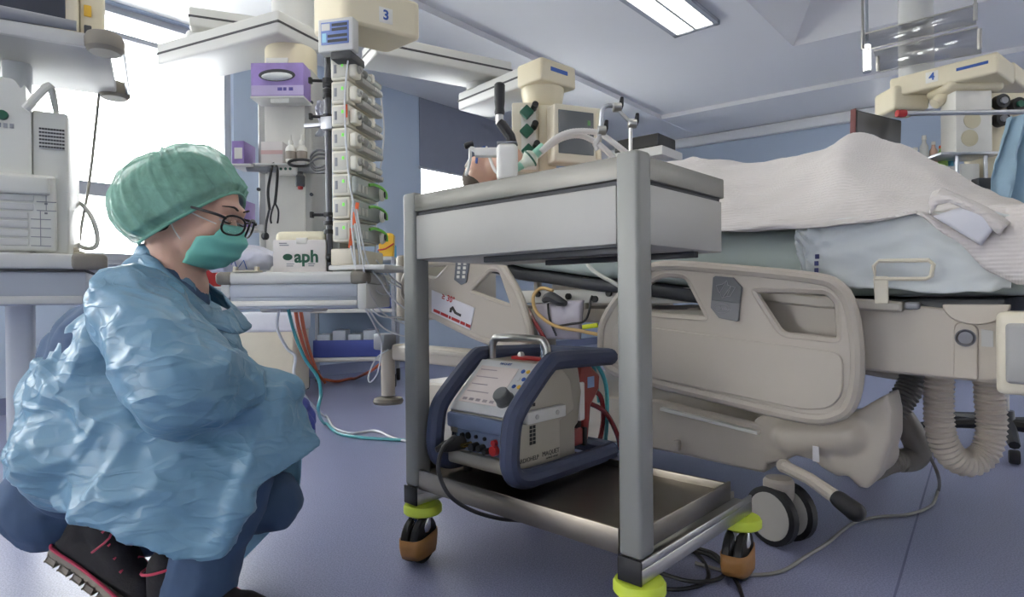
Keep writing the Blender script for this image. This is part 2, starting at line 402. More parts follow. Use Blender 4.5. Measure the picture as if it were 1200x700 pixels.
# luminaires ---------------------------------------------------------
l0, l1, l2 = Pz(740, 0, ZC), Pz(793, 37, ZC), Pz(830, 22, ZC)
dl = nrm2(l1 - l0); dn = V((-dl.y, dl.x, 0)); dn = dn if dn.dot(l2 - l1) > 0 else -dn
M_TUBEL = mat('lit_diffuser', (255, 250, 236), .5, emit=LAMP, var=.01)
lw = .30
def luminaire(o, label):
    t = thing('ceiling_light', label, 'ceiling light', o, math.atan2(dl.y, dl.x), 'recessed ceiling lights')
    s = 1 if V((-dl.y, dl.x, 0)).dot(dn) > 0 else -1
    b = B(); 
    for x0, x1, y0, y1 in [(-1.25, .03, -.03, 0), (-1.25, .03, lw, lw + .03), (0, .03, -.03, lw + .03), (-1.25, -1.22, -.03, lw + .03)]:
        b.box((x0, y0 * s, -.03), (x1, y1 * s, 0.0), .004)
    b.done('frame', M_FRAMEW, t)
    b = B(); b.box((-1.22, (lw / 2 - .008) * s, -.026), (0, (lw / 2 + .008) * s, -.002), .002); b.done('divider', M_FRAMEW, t)
    for k in range(2):
        b = B(); y0 = .0 + k * (lw / 2 + .008); y1 = y0 + lw / 2 - .008
        b.box((-1.22, y0 * s, -.016), (0, y1 * s, -.004), .003); b.done('diffuser', M_TUBEL, t)
    return t
luminaire(l1, 'lit recessed ceiling light with two bright strips at the top of the picture')
for k, (i, j) in enumerate([(-2.6, 0), (-2.6, 2.4), (-5.0, 0), (0, 3.4)]):
    luminaire(l1 + dl * i + dn * j, 'recessed ceiling light above and behind the photographer, out of view')

# ================================================================== TROLLEY
FT = Frame(.2325, 1.1233, -.7492)
TWD, TTD, TFD = .7065, .378, .512
M_POST = mat('trolley_grey_paint', (136, 136, 131), .42, var=.03, bump=.03, bscale=200, metal=.15)
M_DRAWER = mat('trolley_drawer_paint', (178, 176, 169), .45, var=.02, bump=.03, bscale=300)
M_TOPST = mat('trolley_top_steel', (128, 126, 120), .42, metal=.7, var=.12, scale=14, aniso=(1, 8, 8), bump=.03)
M_TRAY = mat('trolley_tray_steel', (128, 122, 112), .30, metal=1.0, var=.12, scale=9, bump=.05, bscale=14)
tr = frame_thing('equipment_trolley', 'grey wheeled trolley with steel top, drawer and lower steel tray in the foreground', 'trolley', FT)
for x0 in (-.05, -TWD):
    b = B(); b.box((x0, 0, .192), (x0 + .05, .05, .952), .009, 3); b.done('post', M_POST, tr)
b = B(); b.box((-TWD + .004, .004, .900), (-.004, TTD, .945), .004, 2); tt = b.done('tabletop', M_TOPST, tr)
b = B(); b.box((-TWD + .012, .012, .892), (-.012, TTD - .01, .901)); b.done('shadow_gap', M_LINE, tr)
b = B(); b.box((-TWD + .02, .03, .7775), (-.008, TTD - .006, .893), .003); dw = b.done('drawer_case', M_DRAWER, tr)
b = B(); b.box((-TWD + .05, .006, .779), (-.052, .034, .891), .003); b.done('drawer_front', M_DRAWER, tr)
b = B(); b.box((-TWD + .25, .05, .764), (-.03, .08, .778), .002); b.box((-TWD + .25, .28, .764), (-.03, .30, .778), .002); b.done('drawer_runner', M_DARK, tr)
# tray
b = B(); b.box((-TWD + .012, .012, .214), (-.016, .415, .222)); 
b.box((-TWD + .052, .004, .190), (-.052, .012, .2405), .002); b.box((-TWD + .012, .408, .197), (-.016, .416, .2405), .002)
b.box((-.018, .052, .200), (-.011, .416, .245), .002); b.box((-TWD + .011, .052, .200), (-TWD + .018, .416, .245), .002)
b.done('lower_tray', M_TRAY, tr)
for x0 in (-.05, -TWD):
    b = B(); b.box((x0, .001, .148), (x0 + .05, TFD, .176), .002); b.box((x0, .001, .176), (x0 + .006, TFD, .192), .002); b.box((x0 + .044, .001, .176), (x0 + .05, TFD, .192), .002)
    fb = b.done('base_bar', M_STEEL, tr)
    b = B(); b.box((x0 - .001, -.003, .147), (x0 + .051, .002, .193), .002); b.done('end_cap', M_BLACK, fb)
b = B(); b.box((-TWD + .05, .30, .152), (-.05, .33, .19), .002); b.done('cross_bar', M_STEEL, tr)
M_TAPE = mat('brown_tape', (158, 112, 62), .55, var=.2, scale=40, bump=.2)
def caster(x, y, ang, parent, tape=True):
    r = .058; c = V((x, y, 0)); d = V((math.cos(ang), math.sin(ang), 0)); n = V((-d.y, d.x, 0)); w0 = c + d * -.022 + V((0, 0, r))
    e = bpy.data.objects.new('caster', None); COL.objects.link(e); e.parent = parent; e.empty_display_size = .03
    b = B()
    for s in (-1, 1): b.lathe([(0, .004), (r * .55, .004), (r * .6, .001), (r * .92, .001), (r, .006), (r, .018), (r * .92, .022), (0, .022)], w0 + n * (s * .002), n * s, 22)
    b.done('wheel', M_BLACK, e)
    b = B(); b.lathe([(0, 0), (.046, 0), (.050, .004), (.050, .018), (.046, .024), (.02, .028), (.02, .034), (0, .034)], c + V((0, 0, .118)), n=28); b.done('bumper_disc', M_LIME, e)
    b = B(); b.cyl(c + V((0, 0, .106)), c + V((0, 0, .12)), .024, .03, 16)
    b.lathe([(0, 0), (.026, 0), (.030, .012), (.026, .034), (.022, .05), (0, .05)], w0 + V((0, 0, .018)), c + V((0, 0, .13)) - w0, 18)
    b.tube([w0 - n * .03, w0 + n * .03], .007, 10); b.done('fork', M_CHROME, e)
    if tape:
        b = B(); rows = []
        for z in (.020, .036, .054, .072):
            hw = math.sqrt(max(0, r * r - (z - r) ** 2)) + .004; row = []
            for i in range(25):
                a = 2 * math.pi * i / 24; ca, sa = math.cos(a), math.sin(a)
                row.append(w0 + V((0, 0, z - r)) + d * (math.copysign(abs(ca) ** .45, ca) * hw) + n * (math.copysign(abs(sa) ** .45, sa) * (.031 + .0015 * math.sin(z * 400 + i))))
            rows.append(row)
        b.grid(rows)
        b.done('tape_band', M_TAPE, e, solid=.0015)
    return e
caster(-.026, .035, R(140), tr); caster(-TWD + .03, .035, R(112), tr); caster(-.02, .488, R(98), tr); caster(-TWD + .03, .49, R(130), tr)

# ------------------------------------------------------------------ heart-lung support console on the tray
M_BUMP = mat('blue_grey_bumper', (62, 69, 92), .55, var=.04, bump=.05, bscale=300)
M_PLATE = mat('console_side_metal', (172, 166, 152), .38, metal=.55, var=.05)
M_CFRONT = mat('console_front_grey', (196, 196, 194), .4)
M_CBLUE = mat('console_connector_panel', (112, 124, 150), .4, metal=.2)
M_SCREENP = mat('console_screen', (204, 192, 186), .25, emit=.12, var=.05, scale=40)
M_OXY = mat('oxygenator_red', (150, 58, 50), .35, spec=.6, coat=.3)
o_ = FT.wld((-.365, .022, 0))
cs = thing('heart_lung_console', 'portable blue-framed life-support console with screen and knob on the trolley tray', 'medical device', (o_.x, o_.y, .2245), FT.a)
def bloop(x):
    return [(x, .425, .288), (x, .30, .294), (x, .185, .297), (x, .155, .288), (x, .10, .245), (x, .045, .195), (x, .026, .165), (x, .018, .12), (x, .016, .075), (x, .030, .045), (x, .065, .030), (x, .12, .027), (x, .25, .027), (x, .38, .027), (x, .425, .03)]
for x in (0.0, -.262):
    b = B(); b.tube(bloop(x), .0235, 10, sm=3, up=(1, 0, 0)); b.done('bumper_frame', M_BUMP, cs)
b = B(); b.tube([(0, .425, .288), (-.01, .436, .288), (-.131, .44, .288), (-.252, .436, .288), (-.262, .425, .288)], .0225, 10); b.done('rear_bar', M_BUMP, cs)
b = B(); b.tube([(0, .425, .03), (-.01, .436, .03), (-.131, .44, .03), (-.252, .436, .03), (-.262, .425, .03)], .022, 10); b.done('rear_bar', M_BUMP, cs)
prof = [(.045, .035), (.040, .165), (.168, .288), (.29, .288), (.315, .27), (.33, .20), (.315, .12), (.30, .11), (.30, .035)]
b = B(); b.prism(prof, -.235, -.027, 'yz'); body = b.done('body', M_PLATE, cs, bevel=.006)
b = B(); b.prism([(.05, .04), (.045, .16), (.17, .275), (.23, .275), (.27, .24), (.285, .16), (.225, .14), (.225, .04)], -.026, -.020, 'yz'); b.done('side_plate', mat('console_side_panel', (184, 178, 162), .4, metal=.4, var=.04), cs, bevel=.002)
# sloped control panel
A = V((-.131, .0385, .166)); d2 = V((0, .128, .123)).normalized(); PM = basis(A, (1, 0, 0), d2)     # z of PM points out of the panel
if (PM.to_3x3() @ V((0, 0, 1))).y > 0: pass
PMn = PM.to_3x3() @ V((0, 0, 1)); sg = 1 if PMn.y < 0 else -1
b = B(); b.box((-.102, .004, 0), (.102, .172, .006 * sg), .004, 2, PM); cp = b.done('control_panel', M_CFRONT, cs)
b = B(); b.box((-.085, .03, .005 * sg), (.048, .15, .0075 * sg), .002, 2, PM); scr = b.done('screen', M_SCREENP, cp)
b = B()
for k in range(4): b.box((-.078, .135 - k * .024, .0072 * sg), (-.02 + .02 * (k % 2), .138 - k * .024, .0078 * sg), 0, 2, PM)
for k in range(5): b.box((-.075 + k * .024, .036, .0072 * sg), (-.06 + k * .024, .044, .0078 * sg), 0, 2, PM)
b.done('screen_readout', mat('screen_print', (150, 138, 140), .4), scr)
b = B(); b.lathe([(0, .004), (.024, .004), (.024, .008), (.0215, .010), (.0205, .032), (.018, .035), (0, .035)], PM @ V((.066, .052, 0)), PMn * sg, 24)
kn = b.done('knob', mat('knob_grey', (104, 106, 104), .5), cs)
for k in range(6):
    b = B(); px_, py_ = .066 + .017 * (k % 2), .095 + .024 * (k // 2)
    b.lathe([(0, .004), (.006, .004), (.006, .0075), (0, .0085)], PM @ V((px_, py_, 0)), PMn * sg, 12); b.done('button', [M_BLUEPR, M_YELLOW, M_CFRONT, M_BLUEPR, M_BLUEPR, M_YELLOW][k], cp)
text('maker_lettering', 'MAQUET', .010, PM @ Matrix.Translation((-.005, .161, .0068 * sg)), M_BLUEPR, cp)
# connector panel
b = B(); b.box((-.232, .028, .128), (-.03, .044, .166), .006); b.done('front_visor', M_CBLUE, cs)
b = B(); b.box((-.200, .036, .075), (-.03, .046, .128), .003); fp = b.done('connector_panel', M_CBLUE, cs)
b = B(); b.box((-.232, .030, .036), (-.03, .046, .072), .008); b.done('front_lower_panel', M_PLATE, cs)
b = B(); b.box((-.228, .042, .07), (-.196, .05, .128), .002); b.done('steel_side_strip', M_CHROME, cs)
for x, z, rr, m, l in [(-.178, .112, .007, M_BLACK, .006), (-.158, .114, .009, M_BLACK, .004), (-.13, .115, .005, M_BLACK, .004), (-.1, .114, .005, M_BLACK, .004), (-.15, .095, .006, mat('brass', (206, 172, 92), .25, metal=1), .03), (-.128, .092, .011, M_BLACK, .022), (-.105, .092, .009, M_BLACK, .02), (-.085, .088, .008, M_BLACK, .02), (-.064, .092, .013, M_RED, .012), (-.064, .110, .008, M_RED, .01)]:
    b = B(); b.cyl((x, .038, z), (x, .036 - l, z), rr, rr * .9, 14); b.done('connector', m, cs)
# top handle
b = B(); hz = .288; b.tube([(-.235, .2, hz), (-.235, .2, hz + .035), (-.225, .2, hz + .052), (-.205, .2, hz + .058), (-.07, .2, hz + .058), (-.05, .2, hz + .052), (-.04, .2, hz + .035), (-.04, .2, hz)], .0105, 12, sm=2); b.done('carry_handle', M_STEEL, cs)
b = B(); b.cyl((-.075, .23, hz - .002), (-.075, .23, hz + .045), .010, n=14); b.done('top_post', M_CHROME, cs)
b = B(); b.lathe([(0, 0), (.01, 0), (.01, .012), (.006, .018), (0, .018)], (-.16, .235, hz)); b.done('top_knob', M_STEEL, cs)
b = B(); b.box((-.18, .215, hz - .001), (-.06, .25, hz + .008), .003); b.done('top_rail', M_RED, cs)
# side bracket, decal, lettering
b = B(); b.box((-.021, .085, .152), (-.004, .232, .182), .003); br = b.done('side_bracket', M_WHITEPL, cs)
for y in (.118, .196):
    b = B(); b.cyl((-.005, y, .167), (-.002, y, .167), .006, n=12); b.done('screw', M_STEEL, br)
for k in range(6):
    for q in range(2):
        z0 = .098 + k * .0095 + (.035 if k > 4 else 0) + (.032 if k == 5 else 0)
        b = B(); b.box((-.0205, .108 + q * .012, z0 if k < 5 else .19), (-.0195, .118 + q * .012, (z0 if k < 5 else .19) + .008)); b.done('decal_square', M_BLACK, cs)
TM = basis((-.0195, .135, .072), (0, 1, 0), (0, 0, 1))
M_DPRINT = mat('dark_print', (60, 58, 56), .5)
text('lettering', 'CARDIOHELP', .0150, basis((-.0195, .098, .064), (0, 1, 0), (0, 0, 1)), M_DPRINT, cs, sx=.95)
text('lettering', 'MAQUET', .0165, basis((-.0195, .188, .066), (0, 1, 0), (0, 0, 1)), M_DPRINT, cs)
text('lettering', 'GETINGE GROUP', .006, basis((-.0195, .192, .054), (0, 1, 0), (0, 0, 1)), M_DPRINT, cs)
# oxygenator at the back
b = B(); b.prism([(.315, .21), (.335, .268), (.375, .272), (.43, .235), (.425, .195), (.385, .155), (.37, .06), (.352, .06), (.355, .16), (.325, .19)], -.085, -.035, 'yz'); ox = b.done('oxygenator', M_OXY, cs, bevel=.008)
b = B(); b.box((-.034, .365, .205), (-.0325, .395, .235)); b.done('blue_label', mat('pale_blue_label', (150, 172, 214), .5), ox)
b = B(); b.box((-.06, .325, .12), (-.03, .35, .225), .006); b.done('clamp_arm', M_WHITEPL, cs)
b = B(); b.box((-.065, .322, .10), (-.04, .345, .13), .003); b.box((-.045, .345, .05), (-.03, .358, .1), .003); b.done('clamp_block', M_BLACK, cs)
b = B(); b.box((-.09, .30, .055), (-.035, .345, .10), .004); b.done('pump_block', mat('pump_block_red', (140, 70, 66), .4), cs)
b = B(); b.cyl((-.06, .30, .26), (-.06, .345, .285), .012, n=12); b.done('yellow_cap', M_YELLOW, cs)
M_BLOOD = mat('dark_red_tubing', (120, 34, 36), .25, coat=.4)
b = B(); b.tube([(-.06, .40, .20), (-.05, .45, .17), (-.06, .475, .10), (-.09, .50, .03), (-.14, .56, .012)], .007, 10, sm=5); b.done('blood_tube', M_BLOOD, cs)
b = B(); b.tube([(-.05, .375, .165), (-.03, .44, .13), (-.03, .50, .06), (-.06, .56, .0)], .007, 10, sm=5); b.done('blood_tube', M_BLOOD, cs)
b = B(); b.tube([(-.06, .39, .262), (-.05, .43, .262), (-.045, .47, .2), (-.05, .48, .1), (-.09, .53, .02)], .006, 10, sm=5); b.done('gas_tube', M_TEAL, cs)
b = B(); b.tube([(-.08, .37, .268), (-.07, .44, .258), (-.07, .46, .2), (-.06, .455, .15)], .005, 10, sm=5); b.done('gas_tube', M_TEAL, cs)
for x, y in ((-.03, .1), (-.23, .1), (-.03, .36), (-.23, .36)):
    b = B(); b.cyl((x, y, 0.001), (x, y, .02), .012, n=12); b.done('foot', M_BLACK, cs)
# plug and cable from the front
b = B(); CW = lambda p: Frame(o_.x, o_.y, FT.a, .2245).wld(p)
pts = [CW((-.175, .02, .095)), CW((-.19, -.02, .09)), at(532, 512, 1.36), at(518, 528, 1.33), at(514, 552, 1.32), at(526, 580, 1.32), at(552, 598, 1.33), at(585, 608, 1.36), at(615, 611, 1.42), at(650, 618, 1.5)]
b.tube(pts, .0045, 10, sm=6); cab = tag(b.done('power_cable', M_BLACK), 'black cable looping out of the console front and under the tray', 'cable')
b = B(); b.tube([CW((-.175, .034, .095)), CW((-.178, .02, .095)), CW((-.19, -.01, .09)), CW((-.2, -.035, .084))], [.017, .018, .015, .006], 12); b.done('plug', M_BLACK, cab)
# ------------------------------------------------------------------ emergency crank on the trolley top
FZ = .9455
pc = FT.loc(Pz(594, 206, FZ)); pc = V((max(-.62, pc.x), pc.y, 0))
def atop(px, py, Y): return FT.loc(at(px, py, Y))
wc = FT.wld((pc.x + .02, .13, FZ)); Yc = wc.y; k_ = Yc / FPX      # metres per pixel there
cr = thing('hand_crank', 'white hand-crank drive with a black folding handle standing on the trolley top', 'crank', (wc.x, wc.y, FZ), 0)
def cl(px, py, dy=0): p = at(px, py, Yc + dy); return V((p.x - wc.x, dy, p.z - FZ))
b = B(); b.box((cl(582, 200).x, -.03, 0.0), (cl(607, 200).x, .03, cl(594, 170).z), .014, 4); b.done('drive_body', M_WHITEPL, cr)
b = B(); b.box((cl(583, 200).x, -.028, cl(594, 171).z), (cl(606, 200).x, .028, cl(594, 169).z), .001); b.done('drive_cap', M_GREYPL, cr)
b = B(); b.tube([cl(601, 172, 0), cl(598, 160, 0), cl(588, 146, -.004), cl(585, 143, -.004)], [.012, .012, .012, .010], 10); b.done('crank_arm', M_BLACK, cr)
b = B(); b.cyl(cl(585.5, 146), cl(585.5, 134), .0095, n=14); b.done('crank_collar', M_STEEL, cr)
b = B(); b.lathe([(0, 0), (.0105, 0), (.012, .006), (.0105, .016), (.012, .03), (.0125, .05), (.0125, .07), (.009, .074), (0, .074)], cl(585.5, 135), cl(585.5, 104) - cl(585.5, 135), 16); b.done('crank_handle', M_BLACK, cr)
b = B(); b.box((cl(556, 176).x, -.012, cl(560, 184).z), (cl(583, 176).x, .012, cl(560, 174).z), .004, 2); b.done('bracket_arm', M_WHITEPL, cr)
b = B(); b.cyl(cl(551, 172), cl(551, 178), .0035, n=10); b.lathe([(0, -.012), (.007, -.010), (.008, 0), (.007, .01), (0, .012)], cl(549.5, 170), (1, 0, .3), 12); b.done('black_knob', M_BLACK, cr)
b = B(); b.tube([cl(551, 173), cl(551, 186), cl(549, 196), cl(546, 206)], .0038, 8); b.done('bracket_leg', M_WHITEPL, cr)
b = B(); b.tube([cl(551, 173), cl(560, 178), cl(572, 182)], .0055, 8); b.done('bracket_strut', M_WHITEPL, cr)
# ------------------------------------------------------------------ articulated hose arm clamped to the trolley
yA = FT.loc(Pz(725, 178, .96)); wA = FT.wld((-.06, .37, 0)); YA = wA.y
ha = thing('hose_support_arm', 'silver jointed hose-holder arm with black wing knobs above the trolley corner', 'support arm', (wA.x, wA.y, .90), 0)
def hl(px, py, dy=0): p = at(px, py, YA + dy); return V((p.x - wA.x, dy, p.z - .90))
b = B(); b.tube([hl(739, 206), hl(739, 146)], .0042, 10); b.done('upright', M_STEEL, ha)
b = B(); b.tube([hl(738, 143), hl(722, 126)], .0042, 10); b.done('middle_link', M_STEEL, ha)
b = B(); b.tube([hl(722, 125), hl(713, 124), hl(707, 127), hl(705, 134), hl(704, 152), hl(702, 160)], .0052, 10, sm=3); b.done('upper_link', M_ALU, ha)
for px, py in ((741, 145), (723, 126), (705, 153)):
    b = B(); b.cyl(hl(px - 5, py), hl(px + 5, py), .011, n=14, bev=.002); j = b.done('joint', M_STEEL, ha)
    b = B(); b.tube([hl(px + 3, py + 1), hl(px + 5, py - 3), hl(px + 6, py - 12)], [.007, .006, .004], 8); b.done('wing_knob', M_BLACK, ha)
b = B(); b.tube([hl(703, 160), hl(697, 170), hl(700, 176)], .006, 8); b.done('hose_clip', M_STEEL, ha)

# ================================================================== BED
FB = Frame(.739, 1.701, math.atan2(-.69, .724))
bed = frame_thing('hospital_bed', 'cream electric hospital bed with moulded side rails and castors', 'bed', FB)
def bp(px, py, y=-.08): p = FB.on(1, y, px, py); return (p.x, p.z)
def bq(px, py, y=-.08): return FB.on(1, y, px, py)
def interp(tab, x):
    if x <= tab[0][0]: return tab[0][1]
    for (a, fa), (c, fc) in zip(tab, tab[1:]):
        if x <= c:
            t = (x - a) / (c - a); t = t * t * (3 - 2 * t) * .5 + t * .5; return fa + (fc - fa) * t
    return tab[-1][1]
DECK = [(-1.95, .96), (-1.5, .88), (-1.15, .812), (-.975, .776), (-.576, .727), (-.049, .668), (.2, .662), (.56, .662)]
zdeck = lambda s: interp(DECK, s)
M_SHEETG = mat('pale_green_sheet', (196, 208, 202), .75, bump=.25, bscale=18, var=.03)
M_SHEETW = mat('white_sheet', (216, 221, 220), .75, bump=.3, bscale=16, var=.03, sheen=.2)
# mattress
def section(s, y0, y1, z0, z1, r, k=4):
    pts = []
    for (cy, cz, a0) in ((y1 - r, z1 - r, 0), (y0 + r, z1 - r, 90), (y0 + r, z0 + r, 180), (y1 - r, z0 + r, 270)):
        for i in range(k + 1): a = R(a0 + 90 * i / k); pts.append(V((s, cy + r * math.cos(a), cz + r * math.sin(a))))
    return pts
def loft(b, secs):
    rings = [[b.bm.verts.new(p) for p in s] for s in secs]; n = len(rings[0])
    for a, c in zip(rings, rings[1:]):
        for i in range(n): b.bm.faces.new((a[i], a[(i + 1) % n], c[(i + 1) % n], c[i]))
    b.bm.faces.new(rings[0][::-1]); b.bm.faces.new(rings[-1]); return b
b = B(); ss = [-1.74 + .0655 * i for i in range(36)]
loft(b, [section(s, .03, .87, zdeck(s) + .012, zdeck(s) + .20, .05) for s in ss])
mt = tag(b.done('mattress', M_SHEETG), 'mattress wrapped in a pale green sheet on the hospital bed', 'mattress')
mt.location = bed.location; mt.rotation_euler = bed.rotation_euler
# deck and frame
b = B(); loft(b, [section(s, .02, .88, zdeck(s) - .035, zdeck(s) + .006, .012, 2) for s in ss[:-1]]); b.done('mattress_deck', M_DARK, bed)
def bar(name, pts, d0, d1, m=None, bev=.006, holes=()):
    b = B(); b.prism(pts, d0, d1, 'xz', holes); return b.done(name, m or M_BEDPL, bed, bevel=bev)
bar('deck_rail', [bp(884, 338, -.02), bp(960, 347, -.02), bp(1058, 354, -.02), bp(1058, 366, -.02), bp(960, 361, -.02), bp(884, 352, -.02)], -.03, .02, M_BEDMET)
bar('deck_rail_end', [bp(1060, 354, -.01), bp(1078, 355, -.01), bp(1078, 363, -.01), bp(1060, 363, -.01)], -.02, .02, M_GREYPL)
be = bar('side_beam', rnd([bp(1000, 350, 0), bp(1110, 362, 0), bp(1172, 371, 0), bp(1172, 447, 0), bp(1150, 448, 0), bp(1000, 433, 0), bp(880, 420, 0), bp(880, 345, 0)], [.01] * 8, 2), 0.0, .06, M_BEDPL)
q = bq(1143, 357, -.02)
b = B(); pts = [(q.x + .062 * math.cos(R(180 + 9 * i)), q.z + .046 * math.sin(R(180 + 9 * i))) for i in range(21)]; b.prism(pts, -.02, .0, 'xz'); b.done('half_round_cover', M_BEDPL, be, bevel=.003)
q = bq(1132, 396, 0); b = B(); b.lathe([(0, 0), (.014, 0), (.018, .003), (.020, .003), (.020, -.002), (0, -.002)], (q.x, -.008, q.z), (0, -1, 0), 24); b.done('knob_ring', mat('dark_steel', (92, 92, 96), .35, metal=.8), be)
b = B(); b.prism(rnd([bp(1118, 376, -.004), bp(1147, 380, -.004), bp(1146, 446, -.004), bp(1117, 443, -.004)], [.03, .03, .005, .005]), -.006, .0, 'xz'); b.done('cover_plate', M_BEDPL, be, bevel=.003)
b = B(); b.prism([bp(1150, 386, -.003), bp(1164, 388, -.003), bp(1164, 407, -.003), bp(1150, 406, -.003)], -.005, .0, 'xz'); b.done('data_plate', mat('data_plate_grey', (186, 186, 184), .4), be)
# foot-end box at the right edge
b = B(); b.box((.485, -.13, .470), (.80, .02, .640), .012, 3); fb_ = b.done('foot_end_frame', M_CREAM, bed)
b = B(); b.box((.502, -.145, .495), (.80, -.128, .618), .008, 3); b.done('foot_end_panel', mat('foot_panel_grey', (164, 163, 160), .5), fb_)
b = B(); b.box((.60, -.05, .60), (.66, .95, 1.02), .02, 3); b.done('footboard', M_BEDPL, bed)
# deck sub-frame under the mattress
for y in (.08, .82):
    b = B(); b.box((-1.75, y - .02, .585), (.45, y + .02, .635), .006); b.done('sub_frame_rail', M_BEDMET, bed)
for s in (-1.7, -1.25, -.85, -.62, -.3, .1, .42):
    b = B(); b.box((s - .02, .08, .59), (s + .02, .82, .64), .005); b.done('cross_member', M_BEDMET, bed)
for s in (-.95, -.72, -.5):
    b = B(); b.box((s - .012, .06, .63), (s + .012, .085, .75), .004); b.done('deck_bracket', M_BEDMET, bed)
b = B(); b.box((-1.05, .055, .655), (-.3, .075, .705), .004); b.done('backrest_strip', M_WHITEPL, bed)
for s, z in ((-.93, .69), (-.86, .675), (-.78, .68), (-.66, .67), (-.60, .69), (-.52, .665)):
    b = B(); b.cyl((s, .057, z), (s, .045, z), .012, n=10); b.done('bolt', M_BLACK, bed)
for s in (-1.35, -.28):
    b = B(); b.box((s - .09, .33, .27), (s + .09, .57, .60), .02, 3); b.done('lift_column', mat('lift_column_grey', (150, 146, 138), .45), bed)
b = B(); q0, q1 = bq(958, 352, .06), bq(946, 402, .06); b.tube([q0, bq(960, 368, .06), q1], [.022, .022, .018], 10); b.done('link_arm', M_BEDPL, bed)
bar('link_plate', rnd([bp(905, 357, .07), bp(958, 360, .07), bp(958, 372, .07), bp(925, 374, .07), bp(912, 396, .07), bp(903, 396, .07)], .008), .07, .09, M_BEDMET)
# base chassis
bar('base_chassis', rnd([bp(771, 470, 0), bp(895, 500, 0), bp(895, 558, 0), bp(771, 530, 0), (-1.72, .155), (-1.72, .285)], [.01, .01, .02, .01, .03, .03]), .02, .80, M_BEDPL, .015)
bar('base_cover_strip', [bp(771, 478, -.01), bp(886, 507, -.01), bp(886, 511, -.01), bp(771, 482, -.01)], .0, .03, M_WHITEPL, .002)
b = B(); q = bq(793, 524, .01); b.box((q.x - .01, .0, q.z - .012), (q.x + .01, .03, q.z + .022), .006); b.done('cover_clip', M_BEDPL, bed)
b = B(); b.box((-1.86, .02, .375), (-1.15, .10, .455), .015, 3); b.done('head_cross_rail', M_BEDPL, bed)
b = B(); b.box((-1.6, .0, .425), (-1.2, .02, .445), .004, 2); b.done('head_rail_bar', M_BEDMET, bed)
# head bumper post
b = B(); b.cyl((-1.9, .03, .20), (-1.9, .03, .46), .034, n=18); hp = b.done('head_post', M_BEDPL, bed)
b = B(); b.box((-1.955, -.02, .425), (-1.865, .06, .505), .01); b.done('post_block', M_GREYPL, hp)
b = B(); b.lathe([(0, 0), (.07, 0), (.075, .012), (.068, .026), (.03, .034), (0, .034)], (-1.9, .03, .160), n=24); b.done('bumper_disc', mat('bumper_taupe', (128, 122, 112), .55), hp)
b = B(); b.box((-1.99, .14, .56), (-1.94, .84, .90), .02, 3); b.done('headboard', M_BEDPL, bed)
# ---- side rails
def side_rail(name, outer, holes, y, thick=.022, rimr=.0175):
    o2 = crom2(outer, 4); hs = [rnd(h, .022, 4) for h in holes]
    b = B(); b.prism(o2, y - thick / 2, y + thick / 2, 'xz', hs); o = b.done(name, M_BEDPL, bed, bevel=.006)
    b = B(); b.tube([(p[0], y, p[1]) for p in o2], rimr, 10, closed=True, up=(0, 1, 0)); b.done('rail_rim', M_BEDPL, o)
    for h in hs:
        b = B(); b.tube([(p[0], y, p[1]) for p in h], .0125, 8, closed=True, up=(0, 1, 0)); b.done('grip_rim', M_BEDPL, o)
    return o
fo = [bp(*p) for p in [(706, 398), (709, 378), (726, 350), (752, 324), (778, 312), (860, 317), (955, 327), (982, 337), (995, 356), (1003, 395), (1004, 440), (997, 472), (982, 486), (950, 490), (880, 475), (775, 450), (724, 436), (708, 420)]]
fh1 = [bp(*p) for p in [(745, 340), (778, 320), (806, 322), (834, 376), (735, 368)]]
fh2 = [bp(*p) for p in [(880, 338), (970, 340), (984, 352), (988, 402), (916, 394)]]
rail = side_rail('foot_side_rail', fo, [fh1, fh2], -.08)
q = [bp(*p) for p in [(770, 384), (930, 405), (990, 413), (990, 462), (975, 478), (945, 480), (880, 466), (770, 443), (720, 425), (722, 378)]]
b = B(); b.prism(rnd(q, .03), -.098, -.09, 'xz'); b.done('rail_panel', M_BEDPL, rail, bevel=.003)
# badge with folded-ribbon mark
M_BADGE = mat('badge_dark_grey', (92, 94, 98), .45); M_BADGE2 = mat('badge_mid_grey', (122, 122, 124), .45); M_BPRINT = mat('badge_print', (150, 150, 150), .5)
bz = lambda x, y: bp(820 + x * .1144, 310 + y * .1143, -.0935)
b = B(); b.prism([bz(*p) for p in [(145, 135), (170, 120), (350, 135), (440, 235), (418, 400), (128, 365)]], -.1, -.0915, 'xz'); bad = b.done('badge', M_BADGE, rail, bevel=.001)
b = B(); b.prism([bz(*p) for p in [(128, 365), (418, 400), (405, 575), (385, 585), (205, 550), (120, 445)]], -.0995, -.0915, 'xz'); b.done('badge_lower', M_BADGE2, bad, bevel=.001)
def pline(name, loops, y, m, par, r=.0011):
    b = B()
    for lp, cl_ in loops: b.tube([V((p[0], y, p[1])) for p in lp], r, 5, closed=cl_, up=(0, 1, 0))
    return b.done(name, m, par)
pline('badge_mark', [([bz(*p) for p in [(180, 215), (240, 205), (290, 165), (300, 215), (375, 235), (320, 330), (290, 325), (240, 350), (225, 300), (205, 285)]], True), ([bz(*p) for p in [(215, 290), (290, 165)]], False), ([bz(*p) for p in [(240, 350), (325, 225)]], False), ([bz(*p) for p in [(290, 320), (330, 228)]], False)], -.1005, M_BPRINT, bad)
c0 = bz(275, 455); c1 = bz(375, 470); dx_ = V((c1[0] - c0[0], 0, c1[1] - c0[1]))
el = [bz(235 + 75 * math.cos(R(20 * i)), 450 + 48 * math.sin(R(20 * i))) for i in range(18)]
pline('badge_oval', [(el, True)], -.1005, M_BPRINT, bad, .0009)
text('badge_lettering', 'Völker', .0125, basis((c0[0], -.1003, c0[1]), dx_, (0, 0, 1)), M_BPRINT, bad, sx=1.15)
